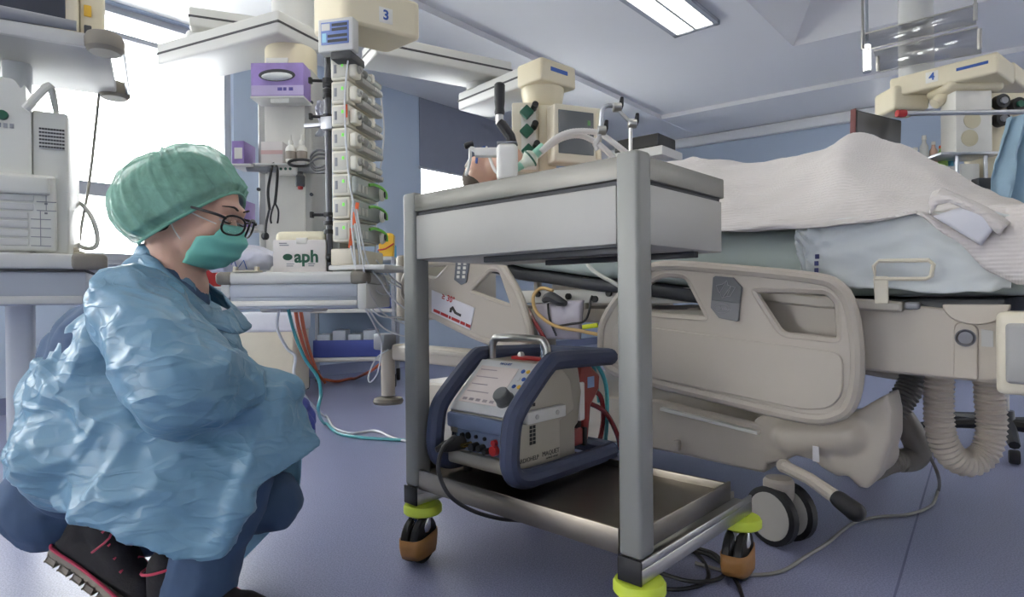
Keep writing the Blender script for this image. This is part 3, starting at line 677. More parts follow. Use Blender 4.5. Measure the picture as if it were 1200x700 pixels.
# head-side rail (tilted with the backrest)
ho = [bp(*p) for p in [(474, 330), (486, 312), (530, 308), (560, 307), (583, 309), (595, 322), (610, 350), (620, 385), (619, 399), (606, 406), (580, 402), (545, 388), (502, 366), (476, 350)]]
hh1 = [bp(*p) for p in [(550, 342), (576, 314), (588, 316), (604, 362)]]
hh2 = [bp(*p) for p in [(486, 322), (513, 328), (530, 309), (492, 308)]]
hr = side_rail('head_side_rail', ho, [hh1, hh2], -.08, rimr=.016)
q = [bp(*p, -.094) for p in [(506, 340), (556, 361), (551, 387), (506, 366)]]
b = B(); b.prism(q, -.0955, -.0915, 'xz'); st = b.done('sticker', mat('sticker_white', (214, 212, 216), .5), hr)
ey = V((0, 0, 1)); ex = V((q[1][0] - q[0][0], 0, q[1][1] - q[0][1]))
p_ = bp(525, 350, -.0965); text('sticker_lettering', '≥ 30°', .036, basis((p_[0], -.0962, p_[1]), ex, ey), M_RED, st, bold=.0006)
p_ = bp(529, 373, -.0965); rb = basis((p_[0], -.0962, p_[1]), ex, ey); b = B()
for a_, c_ in ((-.118, -.075), (-.070, -.022), (-.017, -.004), (.001, .052), (.057, .085), (.090, .118)): b.box((a_, -.006, 0), (c_, .006, .0008), 0, 2, rb)
b.done('sticker_red_line', M_RED, st)
pline('sticker_icon', [([bp(*p, -.0965) for p in [(530, 360), (534, 367), (540, 370)]], False), ([bp(*p, -.0965) for p in [(529, 361), (528, 366)]], False)], -.0962, M_DPRINT, st, .006)
q = [bp(*p, -.093) for p in [(535, 306), (551, 306), (547, 331), (541, 334), (533, 328)]]
b = B(); b.prism(q, -.0975, -.0915, 'xz'); kp = b.done('keypad', mat('keypad_grey', (110, 114, 122), .45), hr, bevel=.001)
for i in range(4):
    for j in range(2):
        p_ = bp(538.5 + j * 6.5 - i * .5, 309 + i * 5.2, -.0975); b = B(); b.box((p_[0] - .008, -.1, p_[1] - .006), (p_[0] + .008, -.097, p_[1] + .006), .001); b.done('key', M_WHITEPL, kp)
# far rails
for src, lab in ((rail, 'far_foot_rail'), (hr, 'far_head_rail')):
    c = src.copy(); COL.objects.link(c); c.name = 'far_side_rail'; c.location = (0, 1.06, 0)
    for g in src.children:
        if g.name.startswith(('rail_rim', 'grip_rim', 'rail_panel')): d = g.copy(); COL.objects.link(d); d.parent = c
# ---- castor and brake pedal at the near foot corner
FBL = lambda p: FB.loc(p)
n_w = V((-.88, -.47, 0)); wc_ = at(901, 598, 1.665); wc_.z = .079
def wheel_pair(c, nw, parent):
    e = bpy.data.objects.new('castor', None); COL.objects.link(e); e.parent = parent
    c = FBL(c); nl = FB.m.transposed() @ nw
    for s, off in ((1, 0), (-1, .075)):
        o = c - nl * off
        b = B(); b.lathe([(0, .0), (.062, .0), (.066, .004), (.079, .0), (.079, -.02), (.066, -.026), (0, -.026)], o, nl * s if s == 1 else nl, 30); t = b.done('tyre', M_BLACK, e)
        b = B(); b.lathe([(0, .007), (.05, .007), (.064, .003), (.066, -.001), (0, -.001)], o + nl * (.0 if s == 1 else -.0), nl, 30); b.done('wheel_disc', mat('wheel_disc_grey', (176, 172, 164), .45), t)
    m = c - nl * .04
    b = B(); b.lathe([(0, 0), (.020, 0), (.028, .02), (.032, .06), (.034, .085), (.04, .10), (.04, .14), (.034, .148), (0, .148)], (m.x, m.y, .03), (.0, 0, 1), 20); b.done('fork', M_BEDPL, e)
    return e
wheel_pair(wc_, n_w, bed)
w2 = FB.wld((-1.55, .10, .079)); wheel_pair(w2, V((-.6, -.8, 0)), bed)
w2 = FB.wld((-.0, .84, .079)); wheel_pair(w2, V((-.6, -.8, 0)), bed)
w2 = FB.wld((-1.55, .84, .079)); wheel_pair(w2, V((-.6, -.8, 0)), bed)
cv = [bp(*p, .0) for p in [(878, 494), (893, 486), (948, 494), (993, 488), (1036, 463), (1041, 487), (1041, 520), (1028, 557), (1014, 577), (1001, 574), (990, 560), (978, 562), (960, 552), (950, 543), (930, 536), (905, 546), (887, 548), (884, 513)]]
b = B(); b.prism(cv, .02, .17, 'xz'); 
q0 = bq(892, 500, -.02); q1 = bq(985, 500, -.02)
b.cap((q0.x + .06, .03, q0.z - .03), (q1.x, .03, q1.z - .03), .045, .05)
q2 = bq(1000, 530, .03); b.cap((q1.x, .05, q1.z - .03), (q2.x + .03, .1, q2.z), .05, .06)
fused('castor_cover', b, M_BEDPL, bed, .009, 5)
pv = bq(919, 546, -.06); b = B(); b.lathe([(0, 0), (.016, 0), (.018, .004), (.018, .018), (0, .018)], (pv.x, -.05, pv.z), (0, -1, 0), 20); pe = b.done('pedal_pivot', M_BEDPL, bed)
p2 = bq(978, 582, -.10); b = B(); b.tube([(pv.x, -.064, pv.z), ((pv.x + p2.x) / 2, -.075, (pv.z + p2.z) / 2 + .004), (p2.x, -.10, p2.z)], [.017, .016, .018], 10, sy=1.0); b.done('pedal_arm', M_BEDPL, bed)
p3 = bq(1004, 599, -.12); b = B(); b.cap((p2.x + .012, -.105, p2.z - .004), (p3.x, -.13, p3.z), .021, .023, 14); b.done('pedal', M_BLACK, bed)
b = B(); p_ = bp(955, 533, -.03); b.box((p_[0] - .008, -.0235, p_[1] - .02), (p_[0] + .008, -.0205, p_[1] + .02)); b.done('castor_label', mat('label_pale', (206, 204, 206), .5), bed)
# linen handle hooked on the rail
hdl = [bq(*p, -.055) for p in [(1026, 327), (1024, 312), (1030, 306), (1088, 305), (1094, 310), (1091, 324), (1085, 327)]]
b = B(); b.tube(hdl, .0048, 8, closed=True); lh = b.done('mattress_handle', M_CREAM, bed)
b = B(); b.prism([bp(1024, 324, -.05), bp(1041, 324, -.05), bp(1042, 356, -.05), bp(1026, 356, -.05)], -.058, -.05, 'xz'); b.done('handle_strap', M_CREAM, lh, bevel=.002)

# ------------------------------------------------------------------ sheet and blanket
def fbm(p, sc, o=3): return noise.fractal(V(p) * sc, .9, 2.1, o)
def ridged(p, sc): return 1 - abs(noise.noise(V(p) * sc)) * 2
sh_top = [(.055, .005, .852), (.10, .002, .868), (.16, .0, .875), (.26, .0, .872), (.36, .0, .870), (.47, -.0, .862), (.505, .01, .85)]
sh_bot = [(.062, .01, .748), (.07, .008, .715), (.14, -.002, .700), (.24, -.002, .692), (.36, -.002, .683), (.46, .004, .682), (.50, .012, .69)]
def lerp_poly(P, t):
    x = t * (len(P) - 1); i = min(int(x), len(P) - 2); f = x - i; return V(P[i]).lerp(V(P[i + 1]), f)
b = B(); rows = []
for j in range(31):
    v = j / 30; row = []
    for i in range(71):
        u_ = i / 70; p = lerp_poly(sh_top, u_).lerp(lerp_poly(sh_bot, u_), v)
        p.y += -.012 * math.sin(math.pi * min(1, v * 1.15)) - .004
        k = .006 * ridged((u_ * 3 + v * 2.6, v * 1.2, 3), 1.5) + .010 * max(0, ridged((u_ * 2.2 - v * 1.7, v * .8, 9), 1.3) - .5)
        if u_ < .32: k += (.026 * max(0, ridged((u_ * 9 - v * 2.5, v * 2, 4), 1.0)) + .03 * math.exp(-((u_ - .14) / .07) ** 2 - ((v - .12) / .2) ** 2)) * (1 - u_ / .32)
        p.y -= k; p.z += .008 * fbm((u_ * 4, v, 0), 2) * v; row.append(p)
    rows.append(row)
b.grid(rows); sh = tag(b.done('draw_sheet', M_SHEETW, solid=.003), 'crumpled white sheet hanging over the near mattress edge beside the wire handle', 'sheet')
sh.location = bed.location; sh.rotation_euler = bed.rotation_euler
for k in range(3):
    p_ = bp(957.5 + .8 * (k == 0), 301 + k * 8, -.03); b = B(); b.box((p_[0] - .004, -.040, p_[1] - .006), (p_[0] + .006, -.036, p_[1] + .006), .001); b.done('print_mark', mat('navy_print', (54, 60, 110), .6), sh)
q = [bq(*p, -.052) for p in [(1094, 254), (1136, 240), (1166, 266), (1150, 288)]]
b = B(); rows = [[q[0].lerp(q[1], i / 8).lerp(q[3].lerp(q[2], i / 8), j / 8) + V((0, -.006 * math.sin(math.pi * j / 8) + .006 * (i / 8), 0)) for i in range(9)] for j in range(9)]
b.grid(rows); fs = tag(b.done('folded_sheet_corner', mat('grey_white_linen', (206, 206, 212), .8, bump=.2), solid=.008), 'flat folded linen corner tucked under the blanket fold near the foot', 'sheet'); fs.location = bed.location; fs.rotation_euler = bed.rotation_euler
RIDGE = [(-1.25, 1.19), (-1.0, 1.20), (-.75, 1.20), (-.55, 1.195), (-.42, 1.185), (-.28, 1.150), (-.11, 1.130), (0.0, 1.148), (.07, 1.168), (.12, 1.165), (.2, 1.115), (.3, 1.045), (.40, .958), (.46, .915), (.50, .89)]
def blanket_pt(s, u_):
    """u_ 0 at the near hem .. 1 at the far hem"""
    zt = zdeck(s) + .205; zr = max(interp(RIDGE, s), zt + .012)
    if s < -1.1: zr = zt + .1
    hem = interp([(-1.3, zt - .04), (-.2, .862), (.07, .852), (.22, .862), (.33, .872), (.40, .80), (.47, .72), (.52, .69)], s)
    if u_ < .12:
        t = u_ / .12; y = -.040 - .014 * math.sin(t * math.pi * .5) * (1 - t) + .064 * t * t; z = hem + (zt - hem) * t
    elif u_ < .88:
        t = (u_ - .12) / .76; y = .024 + .86 * t
        c = (t - .53) / .53 if t < .53 else (t - .53) / .47; sh_ = max(0, math.cos(c * math.pi / 2)) ** (1.15 if t < .53 else 1.5)
        z = zt + (zr - zt) * sh_
    else:
        t = (u_ - .88) / .12; y = .884 + .03 * t; z = zt - .2 * t
    return V((s, y, z))
NS, NU = 150, 96
b = B(); rows = []
for i in range(NS + 1):
    s = -1.22 + 1.735 * i / NS; row = []
    for j in range(NU + 1):
        u_ = j / NU; p = blanket_pt(s, u_)
        body = math.sin(math.pi * min(1, max(0, (u_ - .04) / .9)))
        f = .020 * fbm((s * 1.3, u_ * 2.4, 1.7), 2.2) + .030 * max(0, ridged((s * 1.5 + u_ * 1.8, u_ * 1.4, 5.0), 1.7) - .55)
        f += .020 * max(0, ridged((s * .9 - u_ * 2.1, u_ * 2.0, 8.0), 2.4) - .5)
        # fold running down from the toes
        dd = (s - .075 - (.55 - u_) * .10); f += .024 * math.exp(-(dd / .04) ** 2) * body * (u_ < .55)
        p.z += f * (.35 + .65 * body); p.y -= .5 * f * (u_ < .3)
        row.append(p)
    rows.append(row)
for k in range(1, 15):      # drape over the foot end
    t = k / 14; row = []
    for j in range(NU + 1):
        p = rows[NS][j].copy(); u_ = j / NU
        p.x += .055 * math.sin(min(1, t * 2) * math.pi / 2) + .012 * fbm((u_ * 7, t, 2), 1); z1 = .62 + .02 * math.sin(u_ * 20); p.z = p.z + (min(z1, p.z) - p.z) * max(0, t - .12) ** 1.1 / .88 ** 1.1
        p.y -= .018 * math.sin(t * math.pi) * (u_ < .2); row.append(p)
    rows.append(row)
b.grid(rows)
def blanket_mat():
    m = mat('waffle_blanket', (206, 200, 196), .9, var=.04, scale=5, sheen=.3); nt = m.node_tree; N = nt.nodes; L = nt.links; bs = N['Principled BSDF']
    tc = N.new('ShaderNodeTexCoord'); hs = []
    for d, sc in (('Y', 34), ('X', 60), ('Z', 34)):
        wv = N.new('ShaderNodeTexWave'); wv.bands_direction = d; wv.inputs['Scale'].default_value = sc; wv.inputs['Distortion'].default_value = 1.2; wv.inputs['Detail Scale'].default_value = .6
        L.new(tc.outputs['Object'], wv.inputs['Vector']); hs.append(wv.outputs['Fac'])
    a = N.new('ShaderNodeMath'); a.operation = 'ADD'; L.new(hs[0], a.inputs[0]); L.new(hs[2], a.inputs[1])
    c = N.new('ShaderNodeMath'); c.operation = 'MULTIPLY_ADD'; L.new(hs[1], c.inputs[0]); c.inputs[1].default_value = .25; L.new(a.outputs[0], c.inputs[2])
    bm_ = N.new('ShaderNodeBump'); bm_.inputs['Strength'].default_value = .35; bm_.inputs['Distance'].default_value = .003
    L.new(c.outputs[0], bm_.inputs['Height']); L.new(bm_.outputs[0], bs.inputs['Normal']); return m
bk = tag(b.done('blanket', blanket_mat(), solid=.008), 'greyish white waffle-weave blanket drawn over the patient', 'blanket'); bk.location = bed.location; bk.rotation_euler = bed.rotation_euler
# turned-back fold near the foot corner
q0 = [bq(*p, -.05) for p in [(1090, 252), (1098, 240), (1112, 236), (1132, 244), (1152, 256), (1172, 276)]]
q1 = [bq(*p, .00) for p in [(1094, 226), (1104, 222), (1122, 230), (1146, 240), (1166, 250), (1184, 262)]]
b = B(); rows = []
for j in range(13):
    t = j / 12; row = []
    for i in range(26):
        u_ = i / 25; a_ = lerp_poly(q1, u_); c_ = lerp_poly(q0, u_); p = a_.lerp(c_, t); p.y -= .022 * math.sin(math.pi * t); row.append(p)
    rows.append(row)
b.grid(rows); b.done('turned_fold', MATS['waffle_blanket'], bk, solid=.008)
# ------------------------------------------------------------------ pillow, patient, breathing hoses
b = B(); b.ell((-1.50, .42, zdeck(-1.5) + .250), (.17, .27, .07), Matrix.Rotation(R(10), 3, 'Y')); pil = tag(b.done('pillow', M_SHEETW, sub=1), 'white pillow under the patient head at the raised end of the bed', 'pillow'); pil.location = bed.location; pil.rotation_euler = bed.rotation_euler
M_SKIN = mat('skin', (214, 172, 150), .5, sss=.1, var=.06, scale=25, bump=.05, bscale=200)
pt = frame_thing('person', 'patient lying on the raised bed, only part of the face showing behind the crank', 'person', FB)
hz_ = 1.285; hx = -1.53
b = B(); rt = Matrix.Rotation(R(-28), 3, 'Y')
def hp_(x, y, z): return V((hx, .33, hz_)) + rt @ V((x, y, z))
b.ell(hp_(0, 0, 0), (.105, .076, .09), rt); b.ell(hp_(.06, 0, .02), (.065, .055, .065), rt)            # skull (crown towards the head board), jaw
b.cap(hp_(.02, 0, .085), hp_(.045, 0, .10), .013, .016, 10, 3)                                           # nose
for s in (-1, 1): b.ell(hp_(.01, s * .077, -.01), (.028, .01, .018), rt); b.ell(hp_(.0, s * .03, .078), (.014, .02, .012), rt)
b.ell(hp_(.082, 0, .078), (.014, .026, .011), rt)
b.cap(hp_(.09, 0, -.03), hp_(.19, 0, -.06), .056, .06)
zb = lambda s: zdeck(s) + .20
b.cap((-1.25, .22, zb(-1.25) + .08), (-1.25, .60, zb(-1.25) + .08), .08, .08)
b.cap((-1.20, .43, zb(-1.2) + .10), (-.85, .43, zb(-.85) + .12), .13, .14)
b.cap((-.85, .43, zb(-.85) + .11), (-.68, .43, zb(-.68) + .11), .14, .14)
for s in (-1, 1):
    b.cap((-.68, .43 + s * .09, zb(-.68) + .09), (-.27, .43 + s * .11, zb(-.27) + .08), .085, .06); b.cap((-.27, .43 + s * .11, zb(-.27) + .08), (.05, .43 + s * .11, zb(.05) + .055), .058, .038)
    b.cap((.05, .43 + s * .11, zb(.05) + .05), (.075, .43 + s * .12, zb(.07) + .20), .036, .03)
    b.cap((-1.28, .43 + s * .22, zb(-1.28) + .09), (-1.0, .43 + s * .27, zb(-1.0) + .07), .05, .042); b.cap((-1.0, .43 + s * .27, zb(-1.0) + .07), (-.76, .43 + s * .25, zb(-.76) + .06), .04, .03)
fused('body', b, M_SKIN, pt, .011, 4)
b = B(); b.ell(hp_(-.035, 0, -.015), (.082, .08, .082), rt); b.done('hair', mat('hair_grey', (96, 84, 74), .8, bump=.4, bscale=120), pt)
b = B(); b.tube([hp_(.06, -.085, .0), hp_(.075, -.06, .06), hp_(.085, 0, .092), hp_(.075, .06, .06), hp_(.06, .085, .0)], .006, 6, sm=3); b.done('tube_strap', M_BLUEPR, pt)
b = B(); b.tube([hp_(-.02, -.07, .04), hp_(-.02, 0, .10), hp_(-.02, .07, .04)], .009, 6, sm=3); b.done('head_tape', M_WHITEPL, pt)
# breathing circuit
M_HOSE = mat('translucent_hose', (226, 224, 220), .3, trans=.25, spec=.6); M_MINT = mat('mint_plastic', (150, 214, 190), .3, trans=.3)
def ringed(path, r, m_, amp=.12, pitch=.006):
    pts, _ = crom([V(p) for p in path], 1, 24)
    L_ = [0]
    for a, c in zip(pts, pts[1:]): L_.append(L_[-1] + (c - a).length)
    n_ = max(8, int(L_[-1] / pitch * 2)); out = []; rr = []; i = 0
    for k in range(n_ + 1):
        d = L_[-1] * k / n_
        while i < len(L_) - 2 and L_[i + 1] < d: i += 1
        f = (d - L_[i]) / max(1e-9, L_[i + 1] - L_[i]); out.append(pts[i].lerp(pts[i + 1], f)); rr.append(r * (1 + (amp if k % 2 else -amp) * .5))
    return out, rr
YB = 2.55
bc = thing('breathing_circuit', 'two arched white breathing hoses with a mint green filter above the trolley top', 'breathing hoses', tuple(at(640, 190, YB)), 0)
oo = at(640, 190, YB); hb = lambda px, py, dy=0: at(px, py, YB + dy) - oo
for k, pth in enumerate([[(634, 178), (650, 163), (668, 155), (690, 154), (705, 158), (730, 176), (745, 190)], [(628, 184), (645, 170), (662, 161), (680, 159), (697, 166), (712, 178), (728, 196)]]):
    pts, rr = ringed([hb(*p, -.02 + .05 * k) for p in pth], .0125, None, .10, .011); b = B(); b.tube(pts, rr, 10); b.done('hose', M_HOSE, bc)
b = B(); b.cyl(hb(637, 171), hb(626, 182), .017, .02, 16); b.done('mint_cuff', M_MINT, bc)
b = B(); b.lathe([(0, 0), (.018, 0), (.034, .016), (.036, .03), (.03, .04), (.02, .055), (.02, .07), (0, .07)], hb(627, 181), hb(609, 196) - hb(627, 181), 20); b.done('filter_body', mat('filter_clear', (214, 222, 206), .3, trans=.2), bc)
b = B(); b.lathe([(.0362, .022), (.040, .024), (.040, .028), (.0362, .030)], hb(627, 181), hb(609, 196) - hb(627, 181), 20); b.done('filter_ring', M_GREENP, bc)
b = B(); b.cyl(hb(612, 193), hb(603, 199), .018, .014, 14); b.done('mint_elbow', M_MINT, bc)
b = B(); b.tube([hb(604, 198), hb(592, 203, -.0), hb(580, 200, .0), FB.wld(hp_(.085, 0, .09)) - oo], .007, 8, sm=4); b.done('airway_tube', M_HOSE, bc)
# ------------------------------------------------------------------ hoses and bag under the bed
M_HOSEG = mat('corrugated_hose_cream', (196, 186, 172), .5, var=.04); M_HOSED = mat('corrugated_hose_grey', (128, 126, 122), .55)
def hose(path, r, m, label, pitch=.013, amp=.16):
    pts, rr = ringed(path, r, m, amp, pitch); b = B(); b.tube(pts, rr, 18); return tag(b.done('corrugated_hose', m), label, 'hose')
hose([at(1101, 438, 1.66), at(1100, 470, 1.66), at(1102, 505, 1.66), at(1114, 533, 1.66), at(1135, 543, 1.66), at(1155, 530, 1.66), at(1162, 500, 1.66), at(1160, 470, 1.66), at(1158, 438, 1.66)], .0345, M_HOSEG, 'cream corrugated hose hanging in a U below the bed beam')
h2 = hose([at(1072, 437, 1.80), at(1066, 455, 1.80), at(1054, 474, 1.80), at(1048, 486, 1.80)], .036, M_HOSED, 'short dark grey corrugated hose behind the cream one', amp=.14)
b = B(); b.tube([at(1050, 480, 1.80), at(1064, 500, 1.80), at(1076, 525, 1.80), at(1070, 537, 1.80), at(1055, 540, 1.79)], [.033, .034, .036, .036, .034], 16, sm=4); hj = tag(b.done('hose_elbow', mat('hose_elbow_taupe', (140, 134, 124), .5)), 'smooth taupe hose elbow joining the corrugated hoses beneath the bed', 'hose')
hose([at(1060, 539, 1.79), at(1040, 543, 1.78), at(1022, 551, 1.75), at(1004, 553, 1.72)], .030, mat('corrugated_hose_taupe', (150, 144, 132), .5), 'taupe corrugated hose entering the castor cover', amp=.14)
# drain bag and small tubes in the gap beneath the mattress
oo2 = FB.wld((-.80, -.01, 0)); dbg = thing('drain_bag', 'grey translucent drain bag with dark strap hanging under the mattress', 'drain bag', tuple(oo2), FB.a)
dq = lambda px, py, y=-.02: FB.on(1, y, px, py) - V((-.80, -.01, 0))
b = B(); rows = []
cn = [dq(627, 357), dq(684, 352), dq(680, 398), dq(632, 396)]
for j in range(13):
    row = []
    for i in range(17):
        p = cn[0].lerp(cn[1], i / 16).lerp(cn[3].lerp(cn[2], i / 16), j / 12); p.y -= .02 * math.sin(math.pi * i / 16) * math.sin(math.pi * j / 12) + .004 * fbm((i * .2, j * .2, 0), 2); row.append(p)
    rows.append(row)
b.grid(rows); b.done('bag', mat('drain_bag_film', (186, 180, 190), .25, spec=.6, var=.08), dbg, solid=.01)
b = B(); b.tube([dq(638, 352, -.03), dq(645, 348, -.045), dq(655, 353, -.045), dq(664, 356, -.035)], [.012, .02, .018, .008], 8, sm=3); b.done('bag_hook', M_DARK, dbg)
b = B(); b.tube([dq(642, 356, -.04), dq(644, 374, -.05), dq(652, 394, -.045)], .004, 6, sm=3); b.done('strap', M_DARK, dbg)
def tubes(name, label, cat, pts, r, m, n=8, sm=6):
    pts, _ = crom([V(p) for p in pts], 1, sm)
    for p in pts: p.z = max(p.z, r + .0004)
    b = B(); b.tube(pts, r, n); return tag(b.done(name, m), label, cat)
Lw = lambda px, py, y: FB.wld(FB.on(1, y, px, py))
tubes('yellow_tube', 'amber tube curving down past the drain bag', 'tubing', [Lw(648, 341, -.03), Lw(634, 338, -.04), Lw(625, 348, -.06), Lw(629, 366, -.06), Lw(650, 382, -.06), Lw(680, 388, -.06), Lw(700, 392, -.05), Lw(722, 396, -.05)], .0065, mat('amber_tubing', (208, 172, 110), .3))
tubes('blood_line', 'dark red line running down behind the console', 'tubing', [Lw(618, 362, -.03), Lw(628, 380, -.06), Lw(638, 397, -.07), Lw(646, 412, -.07)], .008, mat('dark_red_tubing', (120, 34, 36), .25))
tubes('black_lead', 'thin black lead strung below the mattress', 'cable', [Lw(650, 383, -.05), Lw(668, 380, -.065), Lw(684, 377, -.06), Lw(690, 366, -.05), Lw(692, 352, -.03), Lw(694, 347, -.02)], .004, M_BLACK)
b = B(); b.box((-.02, -.004, -.008), (.045, .004, .008), .003, 2); tg = tag(b.done('lime_tag', mat('lime_print', (212, 224, 40), .5)), 'small lime yellow tag beside the near side rail under the mattress', 'tag'); tg.location = Lw(688, 383, -.06); tg.rotation_euler = (R(0), R(-8), FB.a)
tubes('mattress_line', 'pale flat line hanging over the mattress side under the drawer', 'tubing', [Lw(684, 296, -.01), Lw(690, 312, -.025), Lw(702, 322, -.035), Lw(716, 330, -.04), Lw(730, 338, -.04)], .007, mat('pale_line', (206, 206, 196), .35))
# star base of a stand behind the bed
sb = Pz(1178, 497, .10); stn = thing('drip_stand', 'black five-legged stand base on the floor behind the hanging hose', 'stand', (sb.x, sb.y, 0), 0)
for k in range(5):
    a = R(20 + 72 * k); d = V((math.cos(a), math.sin(a), 0)); b = B(); b.tube([d * .03 + V((0, 0, .10)), d * .18 + V((0, 0, .095)), d * .34 + V((0, 0, .075))], [.034, .028, .02], 8, sy=.8); b.done('leg', M_BLACK, stn)
    b = B(); b.lathe([(0, -.018), (.024, -.018), (.028, -.012), (.028, .012), (.024, .018), (0, .018)], d * .335 + V((0, 0, .0285)), V((-d.y, d.x, 0)), 18); b.done('castor', M_BLACK, stn)
b = B(); b.cyl((0, 0, .08), (0, 0, .16), .04, .032, 18); b.done('hub', M_DARK, stn)
b = B(); b.cyl((0, 0, .15), (0, 0, .56), .016, n=14); b.done('pole', M_STEEL, stn)
# cable on the floor
tubes('floor_cable', 'thin grey cable winding across the floor from the bed to the trolley', 'cable', [at(1080, 520, 1.79), at(1092, 540, 1.77), at(1100, 560, 1.76)] + [Pz(x, y, .005) for x, y in [(1100, 575), (1092, 592), (1065, 603), (1030, 606), (1003, 612), (985, 624), (968, 638), (945, 652), (920, 668), (890, 674), (850, 670), (815, 660)]], .0048, M_CABLEG)
for k, pth in enumerate([[(735, 668), (770, 688), (805, 690), (830, 678), (822, 655), (800, 640), (780, 640)], [(740, 655), (790, 648), (822, 648), (845, 660), (862, 680), (870, 700), (872, 720)], [(745, 660), (800, 680), (838, 680), (850, 668), (838, 650), (815, 642)]]):
    tubes('black_cable', ['black cable loop on the floor beneath the trolley', 'black cable running out under the trolley towards the camera', 'inner black cable coil under the trolley corner'][k], 'cable', [Pz(x, y, .006 + .004 * k) for x, y in pth], .0048, M_BLACK)

# ================================================================== NURSE
NO = V((-.80, 1.37, 0))
nu = thing('person', 'person crouching in a blue gown, green cap and mask, looking at the console', 'person', tuple(NO), 0)
def N_(px, py, Y): return at(px, py, Y) - NO
def gown_mat(name, rgb, crease=.5, rough=.42, alpha=1.0, sc=4.6):
    m = mat(name, rgb, rough, var=.07, scale=5, rvar=.1, spec=.4); nt = m.node_tree; Nn = nt.nodes; L = nt.links; bs = Nn['Principled BSDF']
    tc = Nn.new('ShaderNodeTexCoord'); prev = None
    for k, s in enumerate((sc, sc * 2.3, sc * 5)):
        nz = Nn.new('ShaderNodeTexNoise'); nz.inputs['Scale'].default_value = s; nz.inputs['Detail'].default_value = 1; nz.inputs['Distortion'].default_value = .3
        mp_ = Nn.new('ShaderNodeMapping'); mp_.inputs['Rotation'].default_value = (0, (.5, -.4, .9)[k], 0); mp_.inputs['Scale'].default_value = (.45, .8, 1.2); L.new(tc.outputs['Object'], mp_.inputs[0]); L.new(mp_.outputs[0], nz.inputs['Vector'])
        a = Nn.new('ShaderNodeMath'); a.operation = 'SUBTRACT'; a.inputs[1].default_value = .5; L.new(nz.outputs['Fac'], a.inputs[0])
        c0 = Nn.new('ShaderNodeMath'); c0.operation = 'ABSOLUTE'; L.new(a.outputs[0], c0.inputs[0])
        c = Nn.new('ShaderNodeMapRange'); c.inputs['From Max'].default_value = .07; c.inputs['To Min'].default_value = 1; c.inputs['To Max'].default_value = 0; L.new(c0.outputs[0], c.inputs[0])
        d = Nn.new('ShaderNodeMath'); d.operation = 'MULTIPLY_ADD'; d.inputs[1].default_value = .35 / (1.7 ** k); L.new(c.outputs[0], d.inputs[0])
        if prev is None: d.inputs[2].default_value = 0
        else: L.new(prev, d.inputs[2])
        prev = d.outputs[0]
    bp_ = Nn.new('ShaderNodeBump'); bp_.inputs['Strength'].default_value = crease; bp_.inputs['Distance'].default_value = .02
    L.new(prev, bp_.inputs['Height']); L.new(bp_.outputs[0], bs.inputs['Normal']); return m
M_GOWN = gown_mat('blue_gown', (106, 144, 168), .5, rough=.36)
M_GOWNF = gown_mat('blue_gown_thin', (150, 196, 220), .35)
M_SCRUB = mat('navy_scrubs', (64, 86, 116), .8, bump=.25, bscale=22, var=.06)
M_GLOVE = mat('violet_glove', (74, 84, 160), .4, bump=.1, bscale=90)
M_CAPH = mat('dark_hair', (40, 32, 28), .55, bump=.4, bscale=150, aniso=(1, 1, 5))
# joints
pel = N_(85, 555, 1.37); nb = N_(205, 305, 1.37)
shN, elN, wrN = N_(160, 358, 1.21), N_(222, 452, 1.10), N_(304, 460, 1.29)
shF, elF, wrF = N_(205, 360, 1.52), N_(270, 455, 1.57), N_(308, 468, 1.46)
hipN, knN, anN = N_(85, 560, 1.27), N_(298, 505, 1.25), N_(232, 690, 1.27)
hipF, knF, anF = N_(90, 560, 1.47), N_(318, 588, 1.47), N_(128, 622, 1.34)
# head frame
hc = N_(228, 249, 1.37); yaw, pit = R(-6), R(-17)
hf = V((math.cos(pit) * math.cos(yaw), math.cos(pit) * math.sin(yaw), math.sin(pit))); hl_ = V((-math.sin(yaw), math.cos(yaw), 0)); hu = hf.cross(hl_)
HR = Matrix((hf, hl_, hu)).transposed()
def H(f, l, u): return hc + hf * f + hl_ * l + hu * u
# ---- body (skin), one continuous mesh under the clothes
b = B()
b.ell(H(-.012, 0, .028), (.100, .077, .092), HR, 28, 18); b.ell(H(.030, 0, -.035), (.066, .060, .085), HR); b.ell(H(.052, 0, -.09), (.036, .036, .028), HR)
b.cap(H(.092, 0, .005), H(.112, 0, -.030), .008, .014, 12); b.ell(H(.085, 0, .028), (.018, .05, .016), HR)
for s in (-1, 1):
    b.ell(H(-.014, s * .077, .004), (.015, .007, .026), HR @ Matrix.Rotation(R(-12), 3, 'Y')); b.ell(H(.070, s * .036, -.022), (.03, .026, .028), HR); b.ell(H(.080, s * .031, .010), (.016, .017, .012), HR)
b.cap(H(-.035, 0, -.06), nb + V((0, 0, -.02)), .056, .062)
ch = N_(150, 410, 1.37); b.cap(nb + V((-.0, 0, -.06)), ch, .07, .10); b.cap(ch, pel, .10, .08); b.cap(shN, shF, .055, .055)
for a, e, w_ in ((shN, elN, wrN), (shF, elF, wrF)): b.cap(a, e, .048, .040); b.cap(e, w_, .038, .027)
for h, k, a in ((hipN, knN, anN), (hipF, knF, anF)): b.cap(h, k, .060, .050); b.cap(k, a, .052, .036)
body_ = fused('body', b, M_SKIN, nu, .0065, 4)
